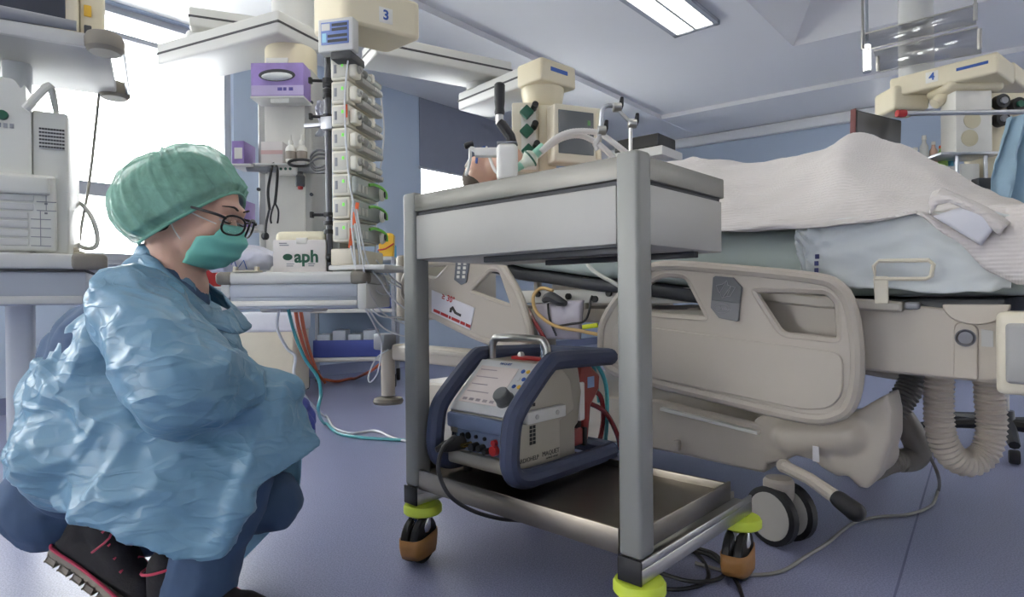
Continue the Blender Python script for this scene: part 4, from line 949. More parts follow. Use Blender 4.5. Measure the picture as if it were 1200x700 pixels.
for s in (-1, 1):
    b = B(); b.ell(H(.088, s * .031, .004), (.011, .013, .009), HR, 14, 10); e = b.done('eye', mat('eye_white', (214, 206, 200), .25), nu)
    b = B(); b.ell(H(.0895, s * .031, .009), (.0125, .0155, .0075), HR, 14, 10); b.done('eyelid', M_SKIN, nu)
    b = B(); b.tube([H(.099, s * .018, .001), H(.102, s * .030, -.0005), H(.096, s * .045, .002)], .0014, 6, sm=3); b.done('lashes', M_BLACK, nu)
    b = B(); b.tube([H(.1045, s * .012, .031), H(.1035, s * .030, .036), H(.090, s * .050, .032)], [.0025, .0035, .0015], 6, sm=3, sy=.6); b.done('eyebrow', M_CAPH, nu)
# hair under the cap and at the nape
bc_ = N_(224, 255, 1.37); bdir = (N_(292, 224, 1.365) - N_(162, 290, 1.37)).normalized(); blat = hl_; bn_ = bdir.cross(blat); bn_ = bn_ if bn_.z > 0 else -bn_
b = B(); b.ell(H(-.022, 0, .036), (.103, .084, .093), HR); b.ell(bc_ + bn_ * .060 - bdir * .016, (.130, .098, .086), Matrix((bdir, blat, bn_)).transposed()); b.ell(H(-.085, 0, -.02), (.06, .06, .055), HR); b.ell(H(-.05, 0, -.045), (.055, .066, .045), HR); b.ell(H(.016, -.070, .035), (.016, .008, .04), HR); b.ell(H(.016, .070, .035), (.016, .008, .04), HR)
fused('hair', b, M_CAPH, nu, .007, 3)
# ---- cap
def cap_mat():
    m = mat('green_cap_fabric', (126, 172, 154), .7, var=.30, scale=18, spec=.2, bump=.8, bscale=38, aniso=(1, 1, 1)); nt = m.node_tree; Nn = nt.nodes; L = nt.links; bs = Nn['Principled BSDF']
    tc = Nn.new('ShaderNodeTexCoord'); nz = Nn.new('ShaderNodeTexNoise'); nz.inputs['Scale'].default_value = 34; nz.inputs['Distortion'].default_value = 1.5; L.new(tc.outputs['Object'], nz.inputs['Vector'])
    mr = Nn.new('ShaderNodeMapRange'); mr.inputs['From Min'].default_value = .3; mr.inputs['From Max'].default_value = .7; mr.inputs['To Min'].default_value = .74; mr.inputs['To Max'].default_value = .92
    L.new(nz.outputs['Fac'], mr.inputs[0]); L.new(mr.outputs[0], bs.inputs['Alpha']); return m
prof = [(0.0, .95), (.006, .98), (.016, 1.10), (.034, 1.14), (.058, 1.15), (.085, 1.11), (.108, 1.01), (.128, .86), (.144, .60), (.153, .32), (.156, 0.02)]
b = B(); rows = []; NA = 240
for k in range(41):
    t = k / 40 * (len(prof) - 1); i = min(int(t), len(prof) - 2); f = t - i; h = prof[i][0] + (prof[i + 1][0] - prof[i][0]) * f; r_ = prof[i][1] + (prof[i + 1][1] - prof[i][1]) * f
    row = []
    for j in range(NA + 1):
        a = 2 * math.pi * (j % NA) / NA; fade = max(0, 1 - k / 34)
        pl = 1 + .055 * (ridged((math.cos(a) * 2.7, math.sin(a) * 2.7, k * .02), 1.6) - .3) * fade + .02 * fbm((math.cos(a) * 1.4, math.sin(a) * 1.4, h * 9), 2.0) + .012 * ridged((math.cos(a) * 2 + h * 14, math.sin(a) * 2, h * 10), 1.5) + .022 * max(0, 1 - 4.5 * abs(noise.noise(V((math.cos(a) * 3.0 + h * 3, math.sin(a) * 3.0, h * 5))))) + .016 * max(0, 1 - 4.5 * abs(noise.noise(V((math.cos(a) * 5.0 - h * 4, math.sin(a) * 5.0 + 3, h * 7)))))
        back = 1.0 - .03 * max(0, -math.cos(a)) 
        p = bc_ + bdir * (.122 * r_ * math.cos(a) * pl * back - .014 * math.sin(math.pi * min(1, h / .156)) ) + blat * (.092 * r_ * math.sin(a) * pl) + bn_ * (h * pl - (.012 * max(0, -math.cos(a)) + .026 * math.sin(a) ** 2) * (1 - h / .156) ** 1.5)
        row.append(p)
    rows.append(row)
b.grid(rows); bmesh.ops.remove_doubles(b.bm, verts=b.bm.verts, dist=.0002); cp_ = b.done('surgical_cap', cap_mat(), nu, ang=180); tag(cp_, 'pale green bouffant cap')
b = B(); b.tube([bc_ + bdir * (.120 * math.cos(a)) + blat * (.091 * math.sin(a)) - bn_ * (.012 * max(0, -math.cos(a)) + .026 * math.sin(a) ** 2) for a in [2 * math.pi * i / 60 for i in range(60)]], .0035, 6, closed=True); b.done('elastic_band', mat('cap_band', (120, 176, 154), .7), cp_)
# ---- mask
b = B(); rows = []
for i in range(25):
    v = i / 24; Fv = interp([(0, .108), (.12, .120), (.3, .130), (.6, .121), (.85, .100), (1, .072)], v); Wv = interp([(0, .056), (.3, .066), (.7, .062), (1, .044)], v); u0 = -.002 - .110 * v
    row = []
    for j in range(33):
        t = (-1 + 2 * j / 32) * interp([(0, .50), (.24, .62), (.36, .86), (1, .93)], v); c = max(0, math.cos(t * math.pi / 2)); pl = .0016 * math.sin(v * 2 * math.pi * 3.5) * c
        row.append(H(.022 + (Fv - .022) * c ** .62 + pl, Wv * math.sin(t * math.pi / 2) + (.004 if t > 0 else -.004) * abs(t), u0 - .006 * abs(t) + .01 * v * abs(t)))
    rows.append(row)
b.grid(rows); mk = tag(b.done('face_mask', mat('mint_mask', (124, 200, 184), .75, bump=.15, bscale=60, var=.05), nu, solid=.0015), 'mint green pleated face mask')
for s in (-1, 1):
    b = B(); b.tube([H(.088, s * .050, -.008), H(.040, s * .076, .002), H(.005, s * .082, .016), H(-.012, s * .082, .030)], .0014, 6, sm=3); b.tube([H(.026, s * .062, -.060), H(.010, s * .072, -.040), H(-.008, s * .080, -.008), H(-.016, s * .082, .014)], .0014, 6, sm=3); b.done('ear_loop', M_WHITEPL, mk)
# ---- glasses
M_SPEC = mat('black_spectacle', (26, 22, 22), .3); gl = None; M_LENS = bpy.data.materials.new('spectacle_lens'); M_LENS.use_nodes = True; _n = M_LENS.node_tree.nodes; _n.clear(); _o = _n.new('ShaderNodeOutputMaterial'); _t = _n.new('ShaderNodeBsdfTransparent'); _g = _n.new('ShaderNodeBsdfGlossy'); _g.inputs['Roughness'].default_value = .05; _x = _n.new('ShaderNodeMixShader'); _x.inputs[0].default_value = .06; _l = M_LENS.node_tree.links; _l.new(_t.outputs[0], _x.inputs[1]); _l.new(_g.outputs[0], _x.inputs[2]); _l.new(_x.outputs[0], _o.inputs[0])
for s in (-1, 1):
    rim = []
    for i in range(24):
        a = 2 * math.pi * i / 24; ca, sa = math.cos(a), math.sin(a)
        rim.append(H(.130 - .022 * (.032 + .026 * ca) / .058 - .004 * (sa < 0) * -sa, s * (.034 + .027 * math.copysign(abs(ca) ** .75, ca)), -.002 + .021 * math.copysign(abs(sa) ** .75, sa)))
    b = B(); b.tube(rim, .0024, 8, closed=True); o = b.done('spectacle_rim', M_SPEC, nu)
    b = B(); b.tube([H(.112, s * .060, .010), H(.100, s * .074, .013), H(.06, s * .080, .013), H(.030, s * .080, .012)], [.003, .0032, .003, .0024], 8, sm=3); b.done('spectacle_temple', M_SPEC, o)
    b = B(); vs = [b.bm.verts.new(p) for p in rim]; b.bm.faces.new(vs); b.done('lens', M_LENS, o, solid=.001)
b = B(); b.tube([H(.127, -.010, .008), H(.129, 0, .011), H(.127, .010, .008)], .0022, 8, sm=3); b.done('spectacle_bridge', M_SPEC, nu)
# ---- scrubs
def wr(co, n, amp=.006, sc=9, seed=0): return n * (amp * (ridged((co.x + seed, co.y, co.z * .8), sc) - .3) + amp * .6 * fbm((co.x, co.y + seed, co.z), sc * 1.6))
b = B(); b.ell(N_(82, 580, 1.39), (.120, .15, .115)); b.ell(N_(108, 555, 1.39), (.14, .14, .125))
b.cap(N_(100, 520, 1.40), N_(125, 410, 1.42), .115, .115); b.cap(N_(80, 410, 1.42), N_(78, 460, 1.42), .055, .065)
b.cap(nb + V((-.03, 0, -.09)), ch, .10, .14)
for h, k, a, r1 in ((hipN, knN, anN, .078), (hipF, knF, anF, .080)):
    b.cap(h, k, .085, .068); b.cap(k, a.lerp(k, .12), .072, .066)
b.cap(anN.lerp(knN, .0), anN.lerp(knN, .25), .072, .070); b.cap(anF.lerp(knF, .12), anF.lerp(knF, .3), .054, .062)
scr_ = fused('scrubs', b, M_SCRUB, nu, .0075, 4, lambda co, n: wr(co, n, .006, 11)); tag(scr_, 'dark blue scrub suit')
b = B(); b.ell(N_(216, 342, 1.365), (.04, .05, .045)); b.done('undershirt', M_BLACK, nu)
# ---- gown
b = B()
b.cap(N_(158, 410, 1.37), N_(185, 352, 1.37), .140, .100); b.cap(N_(125, 470, 1.36), N_(158, 410, 1.37), .140, .140)
b.cap(shN + V((-.01, .01, -.012)), shF + V((-.02, 0, -.02)), .078, .07); b.cap(N_(152, 380, 1.3), N_(128, 430, 1.28), .075, .09)
b.cap(N_(178, 335, 1.37), N_(170, 350, 1.37), .075, .09); b.cap(N_(186, 312, 1.37), N_(176, 340, 1.37), .05, .07); b.cap(shN, elN, .088, .088); b.cap(elN, wrN.lerp(elN, .12), .084, .056); b.ell(elN + V((.0, -.0, -.03)), (.08, .07, .07))
b.cap(wrN.lerp(elN, .2), wrN + V((.055, 0.01, .0)), .060, .040)
b.cap(shF, elF, .09, .085); b.cap(elF, wrF + V((.03, 0, 0)), .08, .045)
b.cap(hipN + V((.02, -.01, .05)), knN + V((-.01, 0, .03)), .115, .085); b.cap(hipF + V((.02, 0, .05)), N_(310, 520, 1.50), .115, .085)
b.cap(N_(62, 505, 1.37), N_(50, 540, 1.37), .075, .075)
def slab(top, bot, nrow, ncol, th, fold=.0, off=V((0, 1, 0))):
    R1 = []
    for j in range(nrow + 1):
        v = j / nrow; row = []
        for i in range(ncol + 1):
            u_ = i / ncol; p = lerp_poly(top, u_).lerp(lerp_poly(bot, u_), v)
            p.y -= .03 * math.sin(math.pi * v * .8) * math.sin(math.pi * u_) + fold * (ridged((u_ * 5 + v * 1.1, v * .7, 2.0), 1.2) - .3) * (.4 + .6 * v)
            row.append(p)
        R1.append(row)
    A = [[b.bm.verts.new(p) for p in r] for r in R1]; C = [[b.bm.verts.new(p + off.lerp(V((-.45, .89, 0)), (i / ncol) ** 1.5) * th) for i, p in enumerate(r)] for r in R1]
    for j in range(nrow):
        for i in range(ncol):
            b.bm.faces.new((A[j][i], A[j][i + 1], A[j + 1][i + 1], A[j + 1][i])); b.bm.faces.new((C[j][i], C[j + 1][i], C[j + 1][i + 1], C[j][i + 1]))
    for j in range(nrow):
        for i in (0, ncol): b.bm.faces.new((A[j][i], A[j + 1][i], C[j + 1][i], C[j][i]))
    for i in range(ncol):
        for j in (0, nrow): b.bm.faces.new((A[j][i], A[j][i + 1], C[j][i + 1], C[j][i]))
top = [N_(*p) for p in [(40, 420, 1.40), (42, 425, 1.26), (95, 435, 1.20), (150, 445, 1.20), (205, 455, 1.21), (260, 462, 1.21), (300, 455, 1.21), (332, 452, 1.23), (352, 468, 1.30)]]
bot = [N_(*p) for p in [(6, 554, 1.37), (26, 577, 1.21), (95, 606, 1.13), (157, 630, 1.11), (212, 652, 1.11), (268, 654, 1.12), (300, 572, 1.15), (335, 556, 1.19), (379, 519, 1.27)]]
slab(top, bot, 30, 60, .034, .012, V((.55, .83, 0)))
def gown_fn(co, n):
    w_ = V((co.x, co.y, co.z)); sw_ = V((fbm(w_ + V((3, 1, 0)), 5), fbm(w_ + V((7, 0, 2)), 5), fbm(w_ + V((0, 5, 1)), 5))) * .05
    q = w_ + sw_
    def rl(a, c, y, sc, k): return max(0.0, 1 - abs(noise.noise(V((a * .42, y * .8, c * 1.15)) * sc)) * k)
    a1, c1 = q.x * .92 - q.z * .38, q.x * .38 + q.z * .92; a2, c2 = q.x * .6 + q.z * .8, -q.x * .8 + q.z * .6
    h = .012 * rl(a1, c1, q.y, 5.5, 3.4) + .008 * rl(a2 + 3, c2, q.y, 6.5, 3.8) + .005 * rl(a1 + 7, c1 + 2, q.y, 11, 3.4) + .008 * fbm(w_, 5, 2) - .009
    return n * h
gw = fused('gown', b, M_GOWN, nu, .0055, 4, gown_fn); tag(gw, 'crumpled light blue isolation gown')
# loose flap on the far side and cuff, collar
b = B(); tp = [N_(*p) for p in [(290, 470, 1.60), (325, 480, 1.56), (352, 500, 1.50)]]; bt = [N_(*p) for p in [(286, 655, 1.54), (318, 622, 1.54), (351, 588, 1.50)]]
rows = [[lerp_poly(tp, i / 14).lerp(lerp_poly(bt, i / 14), j / 20) + V((0, .012 * math.sin(i * .9 + j * .2), 0)) for i in range(15)] for j in range(21)]
b.grid(rows); b.done('gown_far_flap', M_GOWNF, nu, solid=.002)
b = B(); cen = nb + V((.012, 0, -.05)); rows = []
for k in range(6):
    row = []
    for j in range(41):
        a = 2 * math.pi * j / 40; r_ = .070 + .0075 * k + .004 * math.sin(a * 7 + k)
        row.append(cen + V((r_ * 1.15 * math.cos(a) + .02, r_ * 1.05 * math.sin(a), .012 - .010 * k - .075 * math.cos(a) + .006 * math.sin(a * 3))))
    rows.append(row)
b.grid(rows); b.done('gown_collar', M_GOWN, nu, solid=.004)
# ---- gloved hands resting together in front of the knees
def hand(w_, d, up, side, m, name):
    d = d.normalized(); sd = d.cross(up).normalized() * side; up = sd.cross(d).normalized() * side; b = B()
    b.cap(w_ - d * .05, w_, .027, .024, 12); b.cap(w_ + d * .01, w_ + d * .075 + sd * .012, .024, .021, 12); b.cap(w_ + d * .012 - sd * .012, w_ + d * .072 - sd * .024, .022, .018, 12); b.cap(w_ + d * .07 - sd * .026, w_ + d * .074 + sd * .026, .014, .014, 10)
    for k, (o, L_) in enumerate(((.03, .068), (.011, .078), (-.009, .073), (-.028, .056))):
        p = w_ + d * .08 + sd * o; q = p + d * (L_ * .42) - up * .012; r_ = q + d * (L_ * .22) - up * (L_ * .32); t = r_ - d * .004 - up * (L_ * .28)
        b.cap(p, q, .0098, .0092, 10, 3); b.cap(q, r_, .0092, .0085, 10, 3); b.cap(r_, t, .0085, .0075, 10, 3)
    p = w_ + d * .02 + sd * .024; q = p + d * .03 + sd * .024 - up * .006; b.cap(p, q, .013, .011, 10, 3); b.cap(q, q + d * .03 + sd * .004 - up * .012, .0105, .009, 10, 3)
    return fused(name, b, m, nu, .0032, 3)
hand(wrN + V((.015, .01, -.004)), V((.75, .25, -.62)), V((.5, -.5, .7)), 1, M_GLOVE, 'gloved_hand')
hand(wrF + V((.0, -.01, -.004)), V((.8, -.2, -.55)), V((.5, .4, .7)), -1, M_GLOVE, 'gloved_hand')
# ---- boots
M_BOOT = mat('black_boot_suede', (26, 24, 28), .75, bump=.25, bscale=120); M_PINK = mat('pink_trim', (196, 66, 92), .5); M_SOLE = mat('grey_lug_sole', (138, 130, 118), .65)
def boot(M, name):
    e = bpy.data.objects.new(name, None); COL.objects.link(e); e.parent = nu; e.empty_display_size = .03
    ol = [(0, -.030), (.02, -.036), (.08, -.034), (.15, -.040), (.20, -.046), (.245, -.038), (.268, -.015), (.272, 0), (.268, .015), (.245, .036), (.20, .042), (.15, .036), (.08, .033), (.02, .035), (0, .030), (-.008, 0)]
    o2 = crom2(ol, 3)
    b = B(); b.prism(o2, .012, .028, 'xy'); b.bm.transform(M); so = b.done('sole', M_SOLE, e, bevel=.002)
    for k in range(8):
        x = .008 + k * .034; w0 = .034 if k < 3 else .038
        for s in (-1, 1):
            b = B(); b.box((x, s * .006, 0), (x + .022, s * w0, .014), .003, 2, M); b.done('lug', M_SOLE, so)
    b = B(); b.tube([V((p[0] * 1.003, p[1] * 1.04, .031)) for p in o2], .0035, 6, closed=True); b.bm.transform(M); b.done('pink_rand', M_PINK, e)
    b = B(); b.cap((.035, 0, .05), (.20, .0, .048), .036, .037); b.cap((.20, 0, .048), (.228, 0, .046), .038, .030); b.cap((.03, 0, .05), (.035, 0, .13), .036, .042); b.cap((.06, 0, .11), (.15, 0, .062), .040, .036)
    b.box((.0, -.033, .028), (.25, .033, .05), .008); b.bm.transform(M); fused('upper', b, M_BOOT, e, .006, 4)
    b = B()
    for k in range(4):
        t = k / 3; p = V((.085 + .075 * t, 0, .138 - .048 * t)); b.tube([p + V((0, -.034, -.022)), p + V((.004, 0, .003)), p + V((.012, .034, -.022))], .0028, 6, sm=3)
    b.tube([V((.085, -.01, .14)), V((.11, -.045, .125)), V((.10, -.06, .09))], .0026, 6, sm=3); b.bm.transform(M); b.done('lace', M_PINK, e)
    b = B(); b.tube([V((.035 + .05 * math.cos(a), .047 * math.sin(a), .135 + .012 * math.cos(a))) for a in [2 * math.pi * i / 20 for i in range(20)]], .003, 6, closed=True); b.bm.transform(M); b.done('collar_trim', M_PINK, e)
    return e
o1 = N_(205, 700, 1.27); o1.z = 0.0; boot(basis(o1 + V((-.045, 0, .001)), (1, -.10, 0), (.10, 1, 0)), 'boot')
hd = V((.85, -.10, -.50)).normalized(); o2_ = N_(66, 662, 1.31); o2_.z = .265 * -hd.z + .010; boot(basis(o2_, hd, (.05, 1, 0)), 'boot')

# ================================================================== LEFT PENDANT WORKSTATION
FL = Frame(-1.32, 2.06, R(30))
M_VENT = mat('ventilator_white', (216, 216, 208), .4, var=.02); M_SHELFU = mat('shelf_underside_grey', (186, 186, 184), .5, var=.02); M_BUMPB = mat('bumper_taupe', (128, 122, 112), .55)
M_SCREEN = mat('dark_screen', (58, 62, 74), .2, spec=.6); M_DRAWG = mat('drawer_blue_grey', (176, 182, 192), .45, var=.02)
lp = lambda px, py, y: FL.on(1, y, px, py)
ps = frame_thing('pendant_shelf_unit', 'left ceiling pendant with an upper shelf and a lower drawer shelf behind the nurse', 'medical pendant', FL)
zU = 1.515
b = B(); b.box((-1.05, .0, zU), (-.02, .54, zU + .035), .006); us = b.done('upper_shelf', M_SHELFU, ps)
b = B(); b.box((-1.05, -.012, zU - .004), (-.05, .006, zU + .042), .006); b.done('shelf_front_edge', M_BOOM, us)
for y in (.0, .53):
    b = B(); b.lathe([(0, -.012), (.045, -.012), (.056, .0), (.058, .03), (.05, .048), (.03, .056), (0, .056)], (-.03, y, zU), n=26); b.done('corner_bumper', M_BUMPB, us)
b = B(); b.tube([(.018, .02, zU + .012), (.018, .52, zU + .012)], .009, 10); b.done('side_rail', M_ALU, us)
zL0 = lp(60, 315, 0).z; zL1 = lp(60, 297, 0).z
b = B(); b.box((-1.05, .0, zL0), (-.06, .52, zL1), .008, 3); ls = b.done('lower_shelf', M_BOOM, ps)
b = B(); b.box((-.13, -.006, zL0 - .002), (-.03, .05, zL1 + .002), .014, 3); b.done('corner_bumper', M_BUMPB, ls)
b = B(); b.box((-1.05, .01, zL0 - .008), (-.09, .48, zL0), 0); b.done('shadow_gap', M_LINE, ps)
zD = lp(60, 358, 0).z
b = B(); b.box((-1.05, .02, zD), (-.09, .48, zL0 - .008), .004); dr = b.done('drawer', M_DRAWG, ps)
b = B(); b.box((-1.05, .006, zD + .004), (-.10, .022, zD + .030), .004); b.done('drawer_grip', M_BOOM, dr)
xa, xb_ = lp(5, 420, .26).x, lp(39, 420, .26).x
b = B(); b.box((xa, .26, .18), (xb_, .26 + (xb_ - xa), 2.2), .02, 3); b.done('column', mat('column_pale', (206, 210, 214), .4), ps)
b = B(); b.cyl(((xa + xb_) / 2, .33, 2.2), ((xa + xb_) / 2, .33, ZC), .09, n=24); b.done('ceiling_tube', M_BOOM, ps)
# anaesthesia ventilator
vt = frame_thing('ventilator', 'boxy off-white ventilator with grille and slotted lower panel on the left shelf', 'ventilator', FL, 0)
xr = lp(80, 200, .06).x; xm_ = lp(38, 200, .06).x; z1 = lp(60, 131, .06).z; z2 = lp(15, 97, .06).z; zs = zL1 + .001
b = B(); b.box((xm_, .06, zs), (xr, .40, z1), .008, 3); vb = b.done('right_module', M_VENT, vt)
b = B(); b.prism(rnd([(xm_ - .55, zs), (xm_, zs), (xm_, lp(38, 128, .05).z), (lp(31, 124, .05).x, lp(31, 124, .05).z), (lp(30, 108, .05).x, z2), (lp(24, 104, .05).x, z2 - .02), (lp(18, 95, .05).x, z2 + .01), (xm_ - .55, z2 + .02)], .012), .05, .40, 'xz'); b.done('main_body', M_VENT, vt, bevel=.006)
b = B(); p0, p1 = lp(46, 174, .06), lp(76, 152, .06); b.box((p0.x, .054, p0.z), (p1.x, .061, p1.z), .002); gr = b.done('grille', M_BOOM, vb)
for i in range(9):
    for j in range(6):
        b = B(); x = p0.x + (p1.x - p0.x) * (i + .5) / 9; z = p0.z + (p1.z - p0.z) * (j + .5) / 6; b.box((x - .0032, .052, z - .0028), (x + .0032, .0545, z + .0028)); b.done('grille_hole', M_LINE, gr)
a0, a1, a2, a3 = lp(30, 128, .03), lp(50, 106, .03), lp(60, 104, .05), lp(66, 132, .10)
b = B(); b.tube([a0, a1, (a2.x, .04, a2.z), (a3.x, .1, a3.z)], [.013, .013, .012, .008], 10, sm=3); b.done('handle', M_VENT, vt)
p0, p1 = lp(-60, 292, .045), lp(66, 207, .045); b = B(); b.box((p0.x, .032, zs + .006), (p1.x, .06, p1.z), .012, 3); lpn = b.done('lower_panel', M_VENT, vt)
p2, p3 = lp(-60, 222, .02), lp(58, 208, .02); b = B(); b.box((p2.x, .008, p2.z), (p3.x, .04, p3.z), .008, 3); b.done('panel_lip', M_VENT, lpn)
for k in range(6):
    z = lp(20, 231 + k * 10.5, .03).z; x1 = lp(33 if k > 1 else 40, 240, .03).x
    b = B(); b.box((p0.x, .026, z - .012), (x1, .034, z + .010), .004, 2); b.done('slot_cover', M_BOOM, lpn)
    b = B(); b.box((x1 + .006, .0305, z - .012), (x1 + .058, .033, z - .0095)); b.box((x1 + .03, .0305, z - .012), (x1 + .032, .033, z + .016)); b.done('slot_line', M_GREYPL, lpn)
for k in range(3):
    q = lp(54, 228 + 11 * k, .03); b = B(); b.box((q.x - .004, .029, q.z - .003), (q.x + .004, .033, q.z + .003)); b.done('indicator', M_GREYPL, lpn)
q = lp(3, 135, .05); b = B(); b.lathe([(0, 0), (.016, 0), (.014, .012), (0, .012)], (q.x, .05, q.z), (0, -1, 0), 16); b.done('green_knob', M_GREENP, vt)
q = lp(5, 147, .05); b = B()
for k in range(5): b.box((q.x - .05 + k * .016, .047, q.z - .007), (q.x - .04 + k * .016, .0505, q.z + .007))
b.done('worn_print', M_GREYPL, vt)
# monitor on the upper shelf
mo = frame_thing('patient_monitor', 'cream patient monitor with dark screen on the upper left shelf', 'monitor', FL, zU + .036)
zz = zU + .036; x1 = lp(112, 10, .12).x; x2 = lp(93, 8, .12).x
b = B(); b.box((x1 - .62, .12, .004), (x1 - .05, .22, .44), .015, 3); b.done('housing', M_CREAM, mo)
b = B(); b.box((x1 - .58, .114, .075), (x1 - .085, .121, .40), .004); b.done('screen', M_SCREEN, mo)
b = B(); b.box((x1 - .048, .15, .002), (x1 + .02, .26, .44), .006); b.done('side_module', M_BOOMCR, mo)
for k in range(3):
    b = B(); b.box((x1 - .036, .143, .05 + k * .07), (x1 - .014, .151, .09 + k * .07), .003); b.done('socket', [M_DARK, M_YELLOW, M_GREYPL][k], mo)
kb = frame_thing('keyboard_arm', 'grey folding support arm lying in front of the left monitor', 'support arm', FL, zU + .043)
q0, q1 = lp(2, 22, -.02), lp(98, 38, -.02)
b = B(); b.tube([(q1.x - .42, -.005, .022), (q1.x - .02, -.005, .018)], [.026, .016], 12, caps=True); b.done('arm', M_GREYPL, kb)
b = B(); b.box((q1.x - .62, -.045, .002), (q1.x - .30, .06, .062), .022, 4); b.done('pad', M_BUMPB, kb)
# hose and cable at its right
tubes('ventilator_hose', 'thick pale grey hose curling beside the ventilator', 'hose', [at(82, 234, 2.35), at(96, 240, 2.33), at(108, 256, 2.30), at(114, 276, 2.28), at(112, 289, 2.26), at(100, 291, 2.26), at(88, 284, 2.30), at(84, 272, 2.34)], .0085, M_BOOM)
tubes('hanging_cable', 'thin grey cable hanging from the upper left shelf', 'cable', [at(116, 110, 2.45), at(112, 150, 2.45), at(107, 195, 2.45), at(102, 230, 2.43), at(96, 262, 2.40), at(92, 291, 2.36)], .0055, M_CABLEG)
b = B(); b.box((-.03, -.03, 0), (.03, .03, .02), .006); b.box((-.02, -.02, .02), (.012, .012, .034), .004); so = tag(b.done('socket_block', M_CREAM), 'small cream socket block beside the ventilator on the left shelf', 'socket'); so.location = FL.wld((lp(96, 290, .2).x - .02, .2, zL1 + .0005)); so.rotation_euler = (0, 0, FL.a)

# ================================================================== MIDDLE PENDANT
def beam(name, p0, p1, wdt, hgt, m, par, org, line=True):
    p0, p1 = V(p0), V(p1); d = (p1 - p0); L_ = math.hypot(d.x, d.y); M = basis(p0 - org, (d.x, d.y, 0), (-d.y, d.x, 0))
    b = B(); b.box((0, -wdt / 2, -hgt / 2), (L_, wdt / 2, hgt / 2), .012, 3, M); o = b.done(name, m, par)
    if line:
        b = B(); b.box((.0 - .0015, -wdt / 2 - .0015, -.004), (L_ + .0015, wdt / 2 + .0015, .006), 0, 2, M); b.done('joint_line', M_LINE, o)
    return o
OM = at(335, 200, 2.75); OM = V((OM.x, OM.y, 0))
mp = thing('equipment_pendant', 'ceiling pendant column with long grey booms behind the nurse cap', 'medical pendant', tuple(OM), 0)
ml = lambda px, py, Y: at(px, py, Y) - OM
bA0, bA1 = at(212, 76, 3.13), at(352, 40, 2.78); bA0.z = bA1.z = 1.885
beam('lower_boom', bA0, bA1, .26, .105, M_BOOM, mp, OM)
bB0, bB1 = at(224, 30, 3.02), at(345, 48, 3.2); bB0.z = bB1.z = 2.03
beam('upper_boom', bB0, bB1, .22, .095, M_BOOM, mp, OM)
j = (bA0 + bB0) / 2 - OM; b = B(); b.cyl((j.x + .10, j.y, 1.92), (j.x + .10, j.y, 2.0), .09, n=28, bev=.01); b.done('boom_joint', M_BOOM, mp)
b = B(); b.cyl((bB1.x - OM.x, bB1.y - OM.y, 2.07), (bB1.x - OM.x, bB1.y - OM.y, ZC - .0), .11, n=28); b.done('ceiling_tube', M_BOOM, mp)
c = ml(335, 65, 2.80); b = B(); b.cyl((c.x, c.y + .07, ml(335, 82, 2.8).z), (c.x, c.y + .07, 1.84), .115, n=32, bev=.012); b.done('collar', M_BOOMCR, mp)
x0, x1 = ml(302, 200, 2.75).x, ml(366, 200, 2.75).x; zt_ = ml(335, 80, 2.75).z
b = B(); b.box((x0, 0, .62), (x1, .22, zt_), .012, 3); b.done('column', mat('column_grey', (176, 176, 172), .45), mp)
b = B(); b.box((x0 + .035, -.008, .65), (x1 - .03, .002, zt_ - .03), .004); b.done('front_panel', M_WHITEPL, mp)
for px, py in ((304, 120), (303, 222), (365, 120), (365, 228)):
    q = ml(px, py, 2.745); b = B(); b.cyl((q.x, .0, q.z), (q.x, -.008, q.z), .008, n=10); b.done('bolt', M_DARK, mp)
# cream pump head with the figure 3
n0 = at(403, 24, 2.30); hr_ = V((.265, .18, 0)); hL = V((-.166, .14, 0)); z0h, z1h = n0.z, n0.z + .15
b = B(); q = [V((n0.x, n0.y, 0)) - OM, V((n0.x, n0.y, 0)) + hr_ - OM, V((n0.x, n0.y, 0)) + hr_ + hL - OM, V((n0.x, n0.y, 0)) + hL - OM]
b.prism(rnd([(p.x, p.y) for p in q], .03), z0h, z1h, 'xy'); hd_ = b.done('pump_head', M_BOOMCR, mp, bevel=.012)
nn = V((hr_.y, -hr_.x, 0)).normalized(); lc = V((n0.x, n0.y, 0)) + hr_ * .52 - OM + nn * .001; lz = at(455, 18, 2.39).z
Ml = basis(V((lc.x, lc.y, lz)), hr_, (0, 0, 1)); b = B(); b.box((-.028, -.03, -.0005), (.028, .03, .0015), .003, 2, Ml); lb = b.done('number_plate', M_WHITEPL, hd_)
text('number', '3', .052, Ml @ Matrix.Translation((0, 0, .002)), M_BLUEPR, lb, bold=.0015)
b = B(); q = (V((n0.x, n0.y, 0)) + hr_ * .6 + hL * .6 - OM); b.cyl((q.x, q.y, z1h), (q.x, q.y, ZC), .07, n=24); b.done('head_tube', M_BOOM, mp)
# right-hand boom pair
rA0, rA1 = at(432, 66, 3.10), at(588, 93, 3.49); rA0.z = rA1.z = 1.925
beam('side_boom', rA0, rA1, .24, .10, M_BOOM, mp, OM)
q = rA0 - OM + (rA1 - rA0) * .04; b = B(); b.box((q.x - .012, q.y - .135, 1.925 - .0), (q.x + .012, q.y - .128, 1.95), 0); b.done('blue_badge', M_BLUEPR, mp)
OG = at(628, 150, 3.05); OG = V((OG.x, OG.y, 0))
gp = thing('gas_pendant', 'cream pendant column with green gas outlets behind the trolley top', 'medical pendant', tuple(OG), 0)
g0, g1 = at(556, 130, 3.6), at(652, 92, 3.1); g0.z = g1.z = 1.80
bo = beam('boom', g0, g1, .24, .10, M_BOOM, gp, OG)
d = (g1 - g0); d.z = 0; d.normalize(); M = basis(g1 - OG, d, (-d.y, d.x, 0)); b = B(); b.box((-.16, -.125, -.056), (.02, .125, .056), .012, 3, M); ec = b.done('boom_end_cap', M_BOOMCR, gp)
